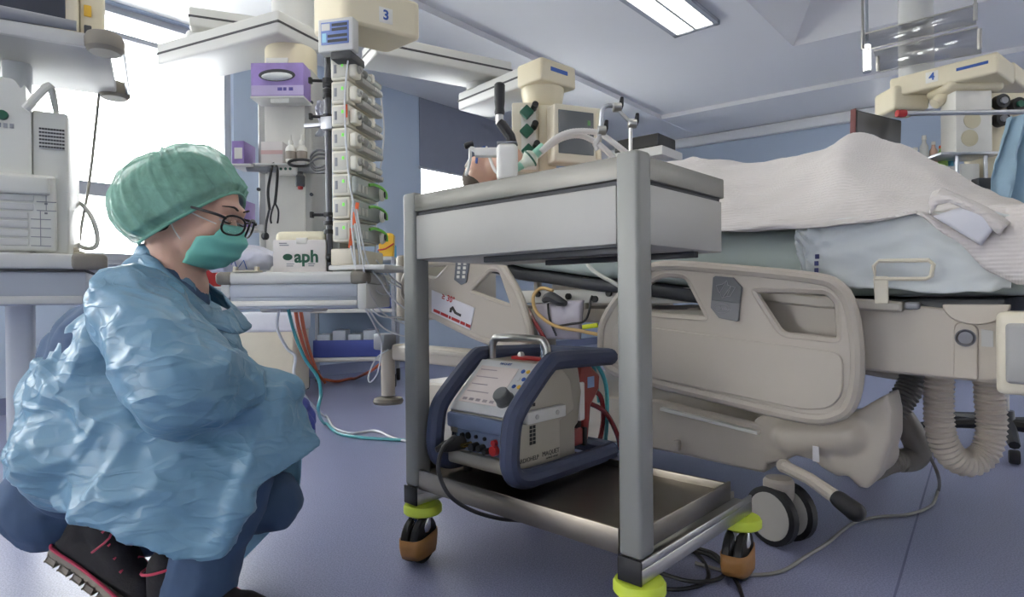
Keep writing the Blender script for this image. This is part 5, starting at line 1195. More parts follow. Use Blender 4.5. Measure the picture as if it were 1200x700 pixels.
b = B(); b.box((.019, -.06, .0), (.022, .06, .02), 0, 2, M); b.done('blue_badge', M_BLUEPR, ec)
q = g1 - d * .10 - OG; b = B(); b.lathe([(0, 0), (.085, 0), (.10, .02), (.11, .08), (.11, .11), (0, .11)], (q.x, q.y, 1.645), n=32); b.done('swivel_collar', M_BOOMCR, gp)
q = rA1 - OG; b = B(); b.cyl((q.x - .12, q.y - .02, 1.84), (q.x - .12, q.y - .02, 1.885), .08, n=24); b.done('boom_joint', M_BOOM, gp)
gl_ = lambda px, py, Y=3.05: at(px, py, Y) - OG
xa, xb2, xc = gl_(600, 150).x, gl_(631, 150).x, gl_(652, 150).x
b = B(); b.box((xa, .0, 1.30), (xb2, .2, 1.645), .008); b.done('outlet_column', M_CREAM, gp)
b = B(); b.box((xb2, .02, 1.30), (xc, .2, 1.64), .008); b.done('side_column', M_BOOMCR, gp)
b = B(); b.box((xa + .045, -.006, 1.31), (xb2 - .012, .001, 1.62), .003); b.done('outlet_strip', M_WHITEPL, gp)
for k, (px, py) in enumerate(((620, 133), (620, 155), (622, 178))):
    q = gl_(px, py); Mq = basis((q.x - .012, -.006, q.z), (1, 0, 1), (-1, 0, 1)); b = B(); b.box((-.026, -.026, -.0), (.026, .026, .03), .005, 2, Mq); oc = b.done('gas_outlet', M_GREENP, gp)
    b = B(); b.cyl((q.x + .022, -.01, q.z + .02), (q.x + .03, -.055, q.z + .03), .016, n=14); b.done('outlet_knob', M_BLACK, oc)
# monitor beside it
mo2 = thing('bedside_monitor', 'cream-framed monitor with grey screen behind the breathing hoses', 'monitor', tuple(at(678, 192, 3.0)), R(22))
k2 = lambda px, py: None
b = B(); b.box((-.13, .0, .0), (.135, .09, .285), .012, 3); b.done('housing', M_CREAM, mo2)
b = B(); b.box((-.108, -.004, .045), (.085, .003, .255), .003); b.done('screen', mat('grey_screen', (96, 100, 102), .25, spec=.6), mo2)
b = B(); b.box((.098, -.004, .03), (.122, .002, .255), .002); b.done('button_strip', M_BOOMCR, mo2)
b = B(); b.box((.05, -.005, .19), (.066, -.003, .215), .001); b.done('green_readout', mat('green_readout', (96, 150, 90), .4), mo2)
b = B(); b.cyl((0, .06, .0), (-.02, .1, -.12), .02, n=12); b.cyl((-.02, .1, -.12), (-.25, .16, -.12), .016, n=12); b.done('mount', M_BOOM, mo2)
b = B(); b.box((-.13, 0, 0), (.13, .2, .07), .01, 3); bb_ = tag(b.done('black_device', M_BLACK), 'flat black device lying behind the trolley corner post', 'device'); bb_.location = at(745, 176, 3.2); bb_.rotation_euler = (0, 0, R(-40))
b = B(); b.box((-.16, -.02, -.05), (.16, .22, -.001), .008); sd_ = b.done('device_shelf', M_BOOM, bb_)
b = B(); b.cyl((0, .15, -.85), (0, .15, -.05), .02, n=14); b.done('shelf_post', M_ALU, bb_)

# ---- drawer shelf under the column
b = B(); sx0, sx1 = ml(252, 322, 2.3).x, ml(428, 322, 2.3).x; sz1 = ml(340, 318.5, 2.3).z; sz0 = ml(340, 333, 2.3).z; yF = 2.3 - OM.y
b.box((sx0, yF, sz0), (sx1, .05, sz1), .016, 4); wl = b.done('work_shelf', M_BOOM, mp)
for xx in (sx0, sx1 - .06):
    b = B(); b.box((xx - .003, yF - .004, sz0 - .002), (xx + .063, yF + .1, sz1 + .002), .018, 4); b.done('corner_bumper', M_BUMPB, wl)
dz = ml(340, 362, 2.3).z; dx0, dx1 = ml(268, 340, 2.3).x, ml(418, 340, 2.3).x
b = B(); b.box((dx0, yF + .012, dz), (dx1, .0, sz0), .004); dd = b.done('drawer', M_DRAWG, mp)
b = B(); b.box((dx0, yF + .002, dz + .010), (dx1, yF + .014, dz + .030), .005); b.done('drawer_grip', M_WHITEPL, dd)
b = B(); b.box((dx0 + .0, yF + .004, dz + .044), (dx1 - .0, yF + .0125, sz0 - .006), .003); b.done('drawer_front', M_DRAWG, dd)
for xx in (dx0 - .035, dx1):
    b = B(); b.box((xx, yF + .006, dz - .004), (xx + .035, .0, sz0), .006); b.done('shelf_bracket', M_BOOM, wl)
# carton 'aph'
def set_at(o, px, py, Y, z=None, rz=0): p = at(px, py, Y); o.location = (p.x, p.y, z if z is not None else p.z); o.rotation_euler = (0, 0, rz); return o
zsh = sz1 + .0008
kk = 2.38 / FPX
ct = thing('carton', 'white carton with green aph lettering and a liner bulging from the top', 'carton', (0, 0, 0)); set_at(ct, 351, 320, 2.38, zsh)
wd, hg = 62 * kk, 38 * kk
b = B(); b.box((-wd / 2, 0, 0), (wd / 2, .15, hg), .003); cb_ = b.done('box', mat('carton_white', (222, 216, 212), .7), ct)
b = B(); b.box((-wd / 2 + .002, .012, hg - .02), (wd / 2 - .004, .146, hg + .036), .022, 4); b.done('liner', mat('cream_liner', (232, 224, 196), .6, bump=.4, bscale=40), ct)
b = B(); b.box((-.012, -.0022, hg - .016), (.03, .03, hg + .008), .002); b.done('tape', M_WHITEPL, cb_)
M_DKGREEN = mat('dark_green_print', (30, 84, 62), .6)
text('lettering', 'aph', .066, basis((.028, -.0012, hg * .47), (1, 0, 0), (0, 0, 1)), M_DKGREEN, cb_, bold=.002)
b = B(); b.lathe([(0, 0), (.017, 0), (.017, .001), (0, .001)], (-.045, -.0005, hg * .47), (0, -1, 0), 20, sx=1.1, sy=.75); b.done('round_mark', M_DKGREEN, cb_)
b = B()
for x, z, w_ in ((-.078, hg * .88, .03), (-.076, hg * .82, .036), (-.05, hg * .24, .03), (-.05, hg * .18, .026), (.035, hg * .24, .026), (.035, hg * .18, .022)): b.box((x, -.0012, z), (x + w_, -.0004, z + .004))
b.done('small_print', M_GREYPL, cb_)
# plastic bag, bracket, red pot
b = B(); b.ell((0, 0, .052), (.115, .09, .055)); b.cap((-.09, 0, .03), (-.14, 0, .02), .03, .015)
pbg = fused('plastic_bag', b, mat('bag_film', (206, 208, 222), .3, var=.06, bump=.5, bscale=30, spec=.6), None, .007, 3, lambda co, n: n * .008 * (ridged(co, 22) - .4)); tag(pbg, 'crumpled clear plastic bag on the drawer shelf left of the carton', 'plastic bag'); set_at(pbg, 290, 318, 2.42, zsh)
pline('bag_print', [([(-.02 + .012 * i, .028 + .02 * math.sin(i * 2.1)) for i in range(6)], False)], -.098, M_BLUEPR, pbg, .002)
b = B(); b.box((-.05, -.02, 0), (.05, .02, .006), .002); b.box((-.05, -.012, .006), (-.038, .012, .02), .002); b.box((.03, -.012, .006), (.042, .012, .02), .002); br_ = tag(b.done('shelf_clip', M_CREAM), 'small cream clip on the front edge of the drawer shelf', 'clip'); set_at(br_, 290, 318, 2.32, zsh)
rp_ = thing('red_pot', 'red container seen below the mask behind the nurse', 'container', tuple(at(247, 336, 2.6)), 0)
b = B(); b.lathe([(0, 0), (.04, 0), (.045, .01), (.048, .07), (0, .07)], n=20); b.done('body', M_RED, rp_)
b = B(); b.lathe([(0, .07), (.052, .07), (.052, .082), (0, .085)], n=20); b.done('lid', M_WHITEPL, rp_)
b = B(); b.box((-.07, -.06, -.012), (.12, .06, -.001), .003); b.done('tray', M_BOOM, rp_)
# ---- rail with accessories on the column
rz_ = ml(330, 198, 2.7).z; b = B(); b.tube([(ml(290, 198, 2.70).x, -.05, rz_ + .006), (ml(384, 198, 2.70).x, -.05, rz_ - .008)], .017, 12); rl = b.done('accessory_rail', M_GREYPL, mp)
for px in (306, 362):
    b = B(); x = ml(px, 200, 2.7).x; b.box((x - .012, -.05, rz_ - .012), (x + .012, .0, rz_ + .012), .003); b.done('rail_bracket', M_GREYPL, rl)
b = B(); q0, q1 = ml(325, 206, 2.68), ml(349, 193, 2.68); b.box((q0.x, -.085, q0.z), (q1.x, -.066, q1.z), .008, 3); rc = b.done('rail_control', M_WHITEPL, rl)
for k in range(3):
    b = B(); b.cyl((q0.x + .022 + .02 * k, -.084, q0.z + .026), (q0.x + .022 + .02 * k, -.088, q0.z + .026), .006, n=10); b.done('green_key', M_GREENP, rc)
zshelf = ml(330, 195, 2.68).z
b = B(); b.box((ml(304, 195, 2.7).x, -.10, zshelf), (ml(362, 195, 2.7).x, -.001, zshelf + .008), .002); b.done('rail_shelf', M_BOOM, rl)
Zs = zshelf + .0085
cb2 = thing('small_carton', 'pale open carton on the column shelf behind two bottles', 'carton', (0, 0, 0)); set_at(cb2, 318, 195, 2.68, Zs)
b = B(); b.box((-.045, 0, 0), (.05, .06, .10), .002); bx2 = b.done('box', mat('carton_white', (222, 216, 212), .7), cb2)
b = B(); b.box((-.045, -.001, .045), (.05, .0005, .062)); b.done('printed_band', mat('pale_pink_print', (214, 180, 176), .6), bx2)
def bottle(px, lab):
    t = thing('bottle', lab, 'bottle', (0, 0, 0), 0, 'bottles on the column shelf'); set_at(t, px, 195, 2.645, Zs)
    b = B(); b.lathe([(0, 0), (.021, 0), (.022, .004), (.022, .058), (.016, .068), (.009, .072), (.009, .078), (0, .078)], n=20); b.done('body', M_WHITEPL, t)
    b = B(); b.lathe([(.0222, .012), (.0226, .013), (.0226, .045), (.0222, .046)], n=20); b.done('label', mat('taupe_label', (150, 140, 130), .6), t)
    b = B(); b.lathe([(0, .078), (.011, .078), (.010, .092), (.004, .098), (.003, .118), (0, .12)], n=16); b.done('nozzle', M_WHITEPL, t)
bottle(341, 'white nozzle bottle beside the carton on the column shelf'); bottle(354, 'white nozzle bottle at the right end of the column shelf')
b = B(); b.tube([V((.05 * math.cos(a), 0, .014 * math.sin(a))) for a in [2 * math.pi * i / 24 for i in range(24)]], .006, 8, closed=True); rg = tag(b.done('black_ring', M_BLACK), 'black rubber ring hung on the column rail below the bottles', 'ring'); set_at(rg, 352, 191, 2.585)
ox_ = thing('flow_meter', 'small dark device with red tip hanging from the column rail', 'device', (0, 0, 0)); set_at(ox_, 352, 222, 2.65)
b = B(); b.lathe([(0, .012), (.018, .012), (.02, .02), (.02, .055), (.012, .065), (.012, .075), (0, .075)], n=18); b.done('body', M_DARK, ox_)
b = B(); b.lathe([(0, -.002), (.010, 0), (.012, .012), (0, .012)], n=14); b.done('tip', M_RED, ox_)
# stethoscope
sp = thing('stethoscope', 'black stethoscope hooked over the column rail', 'stethoscope', tuple(at(318, 200, 2.63)), 0); so_ = at(318, 200, 2.63); sl = lambda px, py, dy=0: at(px, py, 2.63 + dy) - so_
b = B(); b.tube([sl(316, 246), sl(314, 225), sl(317, 205), sl(319, 194, .03), sl(322, 192, .06), sl(325, 200, .0), sl(324, 222), sl(322, 240)], .006, 8, sm=5); b.done('tubing', M_BLACK, sp)
for s_ in (0, 1):
    b = B(); b.tube([sl(322, 238), sl(319 + 7 * s_, 246), sl(317 + 9 * s_, 256), sl(318 + 7 * s_, 262)], .004, 6, sm=3); b.done('ear_tube', M_BLACK, sp)
b = B(); b.tube([sl(316, 244), sl(312, 262), sl(311, 276)], .005, 8, sm=3); b.lathe([(0, -.01), (.016, -.008), (.016, .006), (0, .008)], sl(311, 277), (1, -.4, 0), 14); b.done('chest_piece', M_DARK, sp)
# tissue box
tb = thing('tissue_box', 'purple and white tissue box mounted at the top of the column', 'tissue box', (0, 0, 0)); set_at(tb, 336, 122, 2.73)
M_PURP = mat('purple_card', (150, 128, 190), .5, var=.35, scale=16); kk = 2.6 / FPX
b = B(); b.box((-.112, -.11, 0), (.112, -.012, .142), .003); tbx = b.done('box', M_PURP, tb)
b = B(); b.lathe([(0, 0), (.078, 0), (.078, .0015), (0, .0015)], (0, -.1105, .088), (0, -1, 0), 28, sx=1.0, sy=.34); op = b.done('opening', M_DARK, tbx)
b = B(); b.lathe([(0, 0), (.068, 0), (.05, .012), (0, .018)], (0, -.111, .083), (0, -1, 0), 20, sx=1, sy=.27); b.done('tissue', M_SHEETW, tbx)
b = B(); b.box((-.11, -.1112, .004), (.112, -.1098, .045)); b.done('lower_band', mat('lilac_card', (190, 176, 214), .5, var=.2), tbx)
b = B()
for k, w_ in enumerate((.02, .014, .018)): b.box((.002 + k * .024, -.1118, .022), (.002 + k * .024 + w_, -.1105, .036))
b.done('print', mat('violet_print', (86, 76, 150), .5), tbx)
b = B(); b.box((-.048, -.108, .142), (.045, -.1, .164), .001); b.done('top_label', M_WHITEPL, tb)
b = B(); b.box((-.114, -.115, -.01), (.114, -.001, -.0005), .002); b.box((-.03, -.112, -.03), (.05, -.108, -.0105), .001); b.done('holder', M_BOOM, tb)
for k, (px, py, w_, h_, lab) in enumerate(((286, 195, .054, .098, 'purple glove box clamped left of the column, above the rail'), (287, 268, .045, .118, 'narrow purple glove box left of the column, below the rail'))):
    g_ = thing('glove_box', lab, 'glove box', (0, 0, 0), 0, 'glove boxes beside the column'); set_at(g_, px, py, 2.72)
    b = B(); b.box((-w_ / 2, -.06, 0), (w_ / 2, .06, h_), .003); gb_ = b.done('box', M_PURP, g_)
    b = B(); b.box((-w_ / 2 + .012, -.0615, .02), (w_ / 2 - .008, -.0595, h_ - .03)); b.done('label', M_WHITEPL, gb_)
    b = B(); b.box((-w_ / 2 - .004, -.062, -.012), (w_ / 2 + .03, .062, -.0005), .003); b.box((w_ / 2, .02, -.012), (w_ / 2 + .05, .05, .02), .003); b.done('holder', M_BOOM, g_)

# ================================================================== PUMP TOWER
P0 = at(409, 200, 2.35); ANG = -R(12.5); FP = Frame(P0.x, P0.y, ANG)
zt1 = at(409, 66, 2.35).z; zb1 = at(409, 288, 2.35).z; pit_ = (zt1 - zb1) / 8.15
tw_ = frame_thing('pump_tower', 'infusion pump rack with steel pole, clamps and small display on top', 'pump rack', FP)
b = B(); b.box((-.105, .06, zb1 - .02), (-.075, .24, zt1 + .03), .005); b.done('rack_spine', M_BOOM, tw_)
pz0, pz1 = at(385, 322, 2.4).z, at(385, 60, 2.4).z; xp = FP.loc(at(385, 200, 2.40)).x; yp = FP.loc(at(385, 200, 2.40)).y
b = B(); b.cyl((xp, yp, pz0 - .0), (xp, yp, pz1 + .02), .0125, n=16); b.done('pole', mat('dark_steel', (92, 92, 96), .35, metal=.8), tw_)
for py in (95, 100, 108, 113, 137, 146, 252, 262, 272):
    z = at(385, py, 2.4).z; b = B(); b.cyl((xp, yp, z - .008), (xp, yp, z + .008), .020, n=14); cl_ = b.done('pole_clamp', M_BLACK, tw_)
    if py in (95, 252, 137): b = B(); b.cyl((xp, yp, z), (xp - .06, yp - .02, z), .006, n=8); b.box((xp - .068, yp - .028, z - .012), (xp - .056, yp - .012, z + .012), .002); b.done('clamp_screw', M_BLACK, cl_)
z = at(375, 146, 2.4).z; b = B(); b.box((xp - .10, yp - .01, z - .008), (xp + .02, yp + .01, z + .008), .003); b.box((xp - .02, yp - .025, z - .025), (xp + .03, yp + .02, z + .025), .004); b.done('cross_clamp', M_ALU, tw_)
# top display
zd0 = at(392, 60, 2.3).z; zd1 = at(392, 21, 2.3).z; xd0 = FP.loc(at(370, 40, 2.3)).x; xd1 = FP.loc(at(416, 40, 2.3)).x; yd = FP.loc(at(392, 40, 2.3)).y
b = B(); b.box((xd0, yd, zd0), (xd1, yd + .05, zd1), .006, 3); ds = b.done('display', M_BOOM, tw_)
b = B(); b.box((xd0 + .014, yd - .003, zd0 + .026), (xd1 - .016, yd + .002, zd1 - .014), .002); sc = b.done('display_screen', mat('display_blue', (104, 124, 178), .3, emit=.25, var=.1, scale=60), ds)
w_, h_ = xd1 - xd0 - .03, zd1 - zd0 - .04; xs, zs_ = xd0 + .014, zd0 + .026
for x, z, a_, c_, m in ((.03, .62, .3, .3, M_WHITEPL), (.4, .78, .55, .12, M_DARK), (.4, .58, .55, .12, M_DARK), (.05, .1, .15, .4, mat('display_cyan', (150, 200, 220), .3, emit=.2)), (.25, .30, .7, .12, M_DARK), (.25, .08, .7, .12, M_DARK)):
    b = B(); b.box((xs + x * w_, yd - .0045, zs_ + z * h_), (xs + (x + a_) * w_, yd - .0028, zs_ + (z + c_) * h_)); b.done('display_field', m, sc)
b = B(); b.box((xd0 + .05, yd + .0, zd0 - .03), (xd1 - .01, yd + .12, zd0 + .001), .006); b.done('display_mount', M_DARK, tw_)
# bottom tray of the tower
tx0, tx1 = FP.loc(at(391, 295, 2.33)).x, FP.loc(at(471, 296, 2.45)).x
b = B(); b.box((-.07, -.02, zb1 - .075), (.02, .26, zb1 - .012), .006, 3); b.done('base_unit', M_CREAM, tw_)
b = B(); b.box((-.075, -.03, zb1 - .095), (tx1, .30, zb1 - .075), .006, 3); b.done('base_tray', M_BOOM, tw_)
b = B(); b.cyl((-.07, .0, zb1 - .045), (-.092, -.0, zb1 - .045), .018, n=18, bev=.004); b.done('base_knob', M_BLACK, tw_)
for xx in (-.06, -.02):
    b = B(); b.cyl((xx, .05, at(400, 322, 2.35).z), (xx, .05, zb1 - .095), .010, n=10); b.done('support_rod', M_ALU, tw_)
M_PUMP = mat('pump_cream', (232, 228, 212), .42, var=.02); M_PUMPG = mat('pump_grey', (178, 178, 170), .45); M_CLEAR = mat('clear_barrel', (214, 220, 214), .2, spec=.6, trans=.3); M_LED = mat('green_led', (120, 220, 90), .4, emit=.6)
def pump_common(kind, label, grp):
    p = frame_thing(kind, label, 'infusion pump', FP, 0, grp)
    b = B(); b.box((-.072, .0, .003), (0, .245, pit_ - .003), .006, 3); b.done('housing', M_PUMP, p)
    b = B(); b.box((-.064, -.004, .012), (-.008, .002, pit_ - .012), .003); fp_ = b.done('end_panel', mat('pump_panel', (206, 204, 192), .45), p)
    b = B(); b.box((-.056, -.0055, .026), (-.046, -.0035, pit_ - .03)); b.done('panel_print', M_GREYPL, fp_)
    b = B(); b.box((-.026, -.006, .05), (-.018, -.0035, .062)); b.done('led', M_LED, fp_)
    return p
def syringe_pump(label):
    p = pump_common('syringe_pump', label, 'syringe pumps in the tower')
    b = B(); b.box((.0, .004, .012), (.030, .055, .066), .008, 3); dv = b.done('plunger_drive', M_PUMP, p)
    b = B(); b.cyl((.030, .028, .044), (.040, .028, .044), .016, .013, 18); b.cyl((.04, .028, .044), (.046, .028, .044), .009, n=14); b.done('drive_knob', M_PUMPG, dv)
    b = B(); b.box((.0, .055, .004), (.034, .245, .026), .006); b.done('syringe_cradle', M_PUMPG, p)
    b = B(); b.cyl((.022, .085, .042), (.022, .225, .042), .015, n=16); b.cyl((.022, .225, .042), (.022, .243, .042), .004, n=8); sy = b.done('syringe', M_CLEAR, p)
    b = B(); b.cyl((.022, .05, .042), (.022, .11, .042), .005, n=8); b.cyl((.022, .082, .042), (.022, .086, .042), .021, n=14); b.done('plunger', M_PUMPG, sy)
    b = B(); b.box((.006, .125, .03), (.042, .15, .064), .006); b.done('barrel_clamp', M_PUMP, p)
    for k in range(4):
        b = B(); b.box((.0365, .16 + k * .017, .008), (.0345 + .004, .171 + k * .017, .021), .001); b.done('key', M_WHITEPL, p)
    return p
def volumetric_pump(label):
    p = pump_common('volumetric_pump', label, 'volumetric pumps in the tower')
    b = B(); b.box((.0, .01, .008), (.022, .23, pit_ - .01), .008, 3); b.done('door', mat('smoke_clear', (190, 198, 190), .2, spec=.6, trans=.3), p)
    b = B(); b.tube([(.024, .12, .06), (.034, .15, .066), (.046, .19, .06), (.05, .225, .045), (.05, .23, .02)], .006, 8, sm=4); b.done('green_lever', mat('green_lever', (120, 196, 84), .4), p)
    b = B(); b.lathe([(0, 0), (.026, 0), (.028, .006), (.022, .016), (0, .018)], (.03, .215, .036), (1, .2, 0), 20); b.done('roller', M_WHITEPL, p)
    b = B(); b.lathe([(0, 0), (.014, 0), (.012, .006), (0, .006)], (.047, .217, .036), (1, .2, 0), 16); b.done('roller_hub', M_DARK, p)
    for k in range(3):
        b = B(); b.box((.0215, .03 + k * .03, .02), (.0245, .05 + k * .03, .05), .002); b.done('key', M_PUMPG, p)
    return p
ordn = ['topmost', 'second', 'third', 'fourth', 'fifth']
p = syringe_pump('cream syringe pump, topmost in the pump tower'); p.location.z = zt1 - pit_
for k in range(1, 5):
    c = copy_tree(p); c.location.z = zt1 - pit_ * (k + 1); c['label'] = 'cream syringe pump, %s from the top of the pump tower' % ordn[k]
p = volumetric_pump('volumetric pump with green lever, upper of three in the tower'); p.location.z = zt1 - pit_ * 6
for k in (1, 2):
    c = copy_tree(p); c.location.z = zt1 - pit_ * (6 + k); c['label'] = 'volumetric pump with green lever, %s of three in the tower' % ('middle', 'lowest')[k - 1]
# orange tags
for k, (px, py, lab) in enumerate(((405, 130, 'orange tag on the third syringe pump'), (418, 245, 'orange tag, upper of those on the infusion lines'), (415, 256, 'orange tag just left of the upper line tag'), (411, 283, 'orange tag, lowest at the tower foot'), (412, 275, 'orange tag above the lowest one at the tower foot'))):
    b = B(); b.box((-.007, -.002, -.025), (.007, .002, .025), .002); t_ = tag(b.done('orange_tag', M_ORANGE), lab, 'tag', 'orange line tags'); set_at(t_, px, py, 2.335 if k else 2.34); t_.rotation_euler = (0, R(8 * (k % 2)), 0)
# infusion lines
lines = [[(409, 60, 2.32), (404, 120, 2.30), (408, 200, 2.30), (418, 260, 2.31), (424, 300, 2.30), (432, 340, 2.35), (450, 368, 2.6), (475, 380, 2.8)],
 [(446, 110, 2.62), (450, 150, 2.64), (448, 180, 2.64), (444, 215, 2.64), (440, 290, 2.6), (444, 320, 2.6), (470, 338, 2.7)],
 [(418, 245, 2.31), (424, 280, 2.32), (432, 310, 2.35), (446, 330, 2.4), (462, 352, 2.5), (490, 372, 2.6)],
 [(411, 288, 2.31), (420, 330, 2.33), (432, 362, 2.4), (455, 388, 2.6), (500, 400, 2.8)],
 [(416, 262, 2.32), (421, 300, 2.32), (424, 350, 2.36), (437, 378, 2.45), (447, 402, 2.6), (443, 435, 2.7), (434, 448, 2.7), (432, 440, 2.72), (441, 420, 2.75), (455, 410, 2.8)],
 [(441, 305, 2.5), (455, 322, 2.6), (475, 338, 2.8)],
 [(428, 296, 2.4), (428, 318, 2.4), (436, 335, 2.45), (448, 345, 2.5), (456, 341, 2.55), (450, 322, 2.6), (443, 310, 2.6)],
 [(414, 235, 2.30), (412, 262, 2.30), (416, 300, 2.31), (418, 330, 2.33), (428, 350, 2.4), (445, 370, 2.5), (470, 372, 2.7)]]
labs = ['white infusion line running the whole height of the pump tower', 'thin infusion line hanging on the right side of the pumps', 'infusion line from the orange tags towards the bed', 'lowest infusion line curving off to the trolley post', 'infusion line ending in a loop beside the head post', 'short infusion line from the tower tray to the trolley', 'infusion line tangled in a loop beneath the tower tray', 'infusion line sagging below the drawer shelf corner']
for l_, lab in zip(lines, labs): tubes('infusion_line', lab, 'infusion line', [at(*q) for q in l_], .0035, M_TUBEW)['group'] = 'infusion lines'
# black lead bundle on the pole
for k in range(3):
    tubes('monitor_lead', ['upper', 'middle', 'lower'][k] + ' dark sensor lead coiled on the tower pole', 'cable', [at(384, 178 + 4 * k, 2.42), at(372, 176 + 5 * k, 2.45), at(364, 184 + 4 * k, 2.48), at(370, 196 + 3 * k, 2.47), at(383, 193 + 4 * k, 2.43)], .0045, M_DARK)['group'] = 'sensor leads on the pole'
b = B(); rows = []
for j in range(16):
    row = []
    for i in range(9):
        q = at(372 + 10 * i / 8 - 3 * math.sin(j * .5), 118 + 42 * j / 15, 2.48); q.y += .012 * math.sin(i * 1.7 + j * .6); row.append(q)
    rows.append(row)
b.grid(rows); tag(b.done('hanging_bag', mat('bag_film2', (220, 220, 230), .3, spec=.6, var=.1), solid=.004), 'crumpled clear bag hanging behind the tower pole', 'plastic bag')

# ================================================================== FLOOR CABLES AND FAR FURNITURE ON THE LEFT
tubes('orange_cable', 'orange cable dropping behind the drawer shelf and curving over the floor to the bed', 'cable', [at(346, 362, 3.4), at(350, 385, 3.7), at(358, 412, 4.2), at(368, 434, 4.7)] + [Pz(x, y, .012) for x, y in [(378, 445), (395, 447), (415, 444)]] + [at(436, 434, 4.5), at(452, 422, 4.1), at(475, 410, 3.7)], .011, mat('orange_cable', (214, 112, 72), .5))
tubes('orange_cable', 'second orange cable hanging just right of the first', 'cable', [at(352, 362, 3.45), at(357, 390, 3.8), at(364, 415, 4.3), at(372, 436, 4.75), Pz(381, 449, .012)], .011, mat('orange_cable', (214, 112, 72), .5))
tubes('teal_tube', 'teal tube falling from the drawer shelf and running over the floor', 'tubing', [at(338, 363, 2.6), at(345, 390, 2.6), at(357, 420, 2.6), at(372, 442, 2.6), at(376, 462, 2.6), at(373, 482, 2.6)] + [Pz(x, y, .008) for x, y in [(380, 497), (396, 508), (425, 513), (470, 516), (500, 518)]], .0075, M_TEAL)
tubes('white_tube', 'white tube falling from the drawer shelf and snaking over the floor', 'tubing', [at(327, 363, 2.5), at(325, 385, 2.5), at(336, 408, 2.5), at(346, 418, 2.5), at(345, 440, 2.5), at(360, 468, 2.5)] + [Pz(x, y, .008) for x, y in [(380, 488), (392, 502), (412, 508), (440, 505), (462, 514), (500, 522)]], .0065, M_TUBEW)
# supply cart
Yc2 = 4.6; cA, cB = at(356, 400, Yc2), at(462, 400, Yc2); wc2 = cB.x - cA.x
ca = thing('supply_cart', 'white two-shelf supply cart with blue bins by the window wall', 'cart', (cA.x, cA.y, 0), R(6))
zsA, zsB, zsT = at(400, 420, Yc2).z, at(440, 362, Yc2).z, at(440, 300, Yc2).z
for z in (zsA - .03, zsB - .03, zsT - .03):
    b = B(); b.box((0, 0, z), (wc2, .42, z + .03), .006); b.done('shelf', M_BOOM, ca)
for x in (0.0, wc2 - .03):
    for y in (0, .39):
        b = B(); b.box((x, y, .10), (x + .03, y + .03, zsT), .006); b.done('post', mat('cart_grey', (150, 154, 164), .45), ca)
        b = B(); b.lathe([(0, -.015), (.045, -.015), (.05, -.01), (.05, .01), (.045, .015), (0, .015)], (x + .015, y + .015, .05), (1, 0, 0), 18); b.done('castor', M_BLACK, ca)
b = B(); b.box((0.005, .40, zsA), (wc2 - .005, .41, zsT), 0); b.done('back_panel', mat('cart_back_blue', (150, 168, 190), .5), ca)
def bin_(loc, w_, d_, h_, lab):
    t = thing('storage_bin', lab, 'bin', loc, R(6), 'blue bins on the supply cart')
    b = B()
    for q0, q1 in (((0, 0, 0), (w_, d_, .006)), ((0, 0, 0), (w_, .006, h_)), ((0, d_ - .006, 0), (w_, d_, h_)), ((0, 0, 0), (.006, d_, h_)), ((w_ - .006, 0, 0), (w_, d_, h_))): b.box(q0, q1, .002)
    b.done('tub', M_BLUEP, t)
    for k in range(4):
        b = B(); b.box((.02 + k * (w_ - .04) / 4, .05, .01), (.02 + (k + .85) * (w_ - .04) / 4, d_ - .06, h_ + .04 + .03 * (k % 2)), .008); b.done('packet', mat('clear_packet', (196, 204, 214), .3, var=.1), t)
    return t
CW2 = Frame(cA.x, cA.y, R(6))
bin_(tuple(CW2.wld((.06, .03, zsA + .001))), .50, .34, .13, 'long blue bin on the lower cart shelf'); bin_(tuple(CW2.wld((wc2 - .24, .03, zsB + .001))), .2, .34, .11, 'short blue bin on the middle cart shelf')
bin_(tuple(CW2.wld((.04, .06, zsB + .001))), .3, .3, .10, 'blue bin on the middle cart shelf behind the lines')
yb = thing('sharps_bin', 'yellow sharps container on top of the supply cart', 'sharps bin', tuple(CW2.wld((wc2 - .07, .12, zsT + .001))), R(6)); b = B(); b.lathe([(0, 0), (.075, 0), (.085, .17), (.06, .185), (0, .185)], n=4, sx=1, sy=1, x=Matrix.Rotation(R(45), 3, 'Z')); b.done('tub', M_YELLOW, yb, bevel=.008)
b = B(); b.tube([(-.06, -.075, .05), (.0, -.09, .06), (.06, -.075, .10)], .006, 6, sm=3); b.done('red_cord', M_RED, yb)
b = B(); b.lathe([(0, 0), (.03, 0), (.03, .1), (.012, .12), (.012, .14), (0, .14)], n=16); gb2 = tag(b.done('blue_bottle', mat('sky_blue_plastic', (90, 170, 214), .4)), 'sky blue bottle on the supply cart behind the sharps container', 'bottle'); gb2.location = CW2.wld((wc2 - .04, .30, zsT + .001))
# waste bin with liner
Yw = 4.05; wA_, wB_ = at(268, 400, Yw), at(343, 400, Yw); wb = thing('waste_bin', 'beige pedal bin with a white liner folded over its rim under the drawer shelf', 'bin', ((wA_.x + wB_.x) / 2, Yw, 0), R(4)); ww = (wB_.x - wA_.x) / 2
zt3 = at(300, 372, Yw).z
b = B(); b.box((-ww, 0, .03), (ww, .4, zt3), .015, 3); b.done('body', M_CREAM, wb)
b = B(); b.box((-ww * .35, -.02, .0), (ww * .3, .03, .05), .008); b.done('pedal', mat('bin_pedal', (150, 120, 96), .5), wb)
b = B(); b.box((-ww - .012, -.014, zt3 - .10), (ww + .012, .414, zt3 + .03), .02, 3); b.done('liner', mat('liner_film', (216, 218, 226), .35, bump=.6, bscale=24), wb)
for x in (-ww + .05, ww - .05):
    b = B(); b.cyl((x, .05, 0), (x, .05, .03), .02, n=10); b.cyl((x, .35, 0), (x, .35, .03), .02, n=10); b.done('foot', M_BLACK, wb)

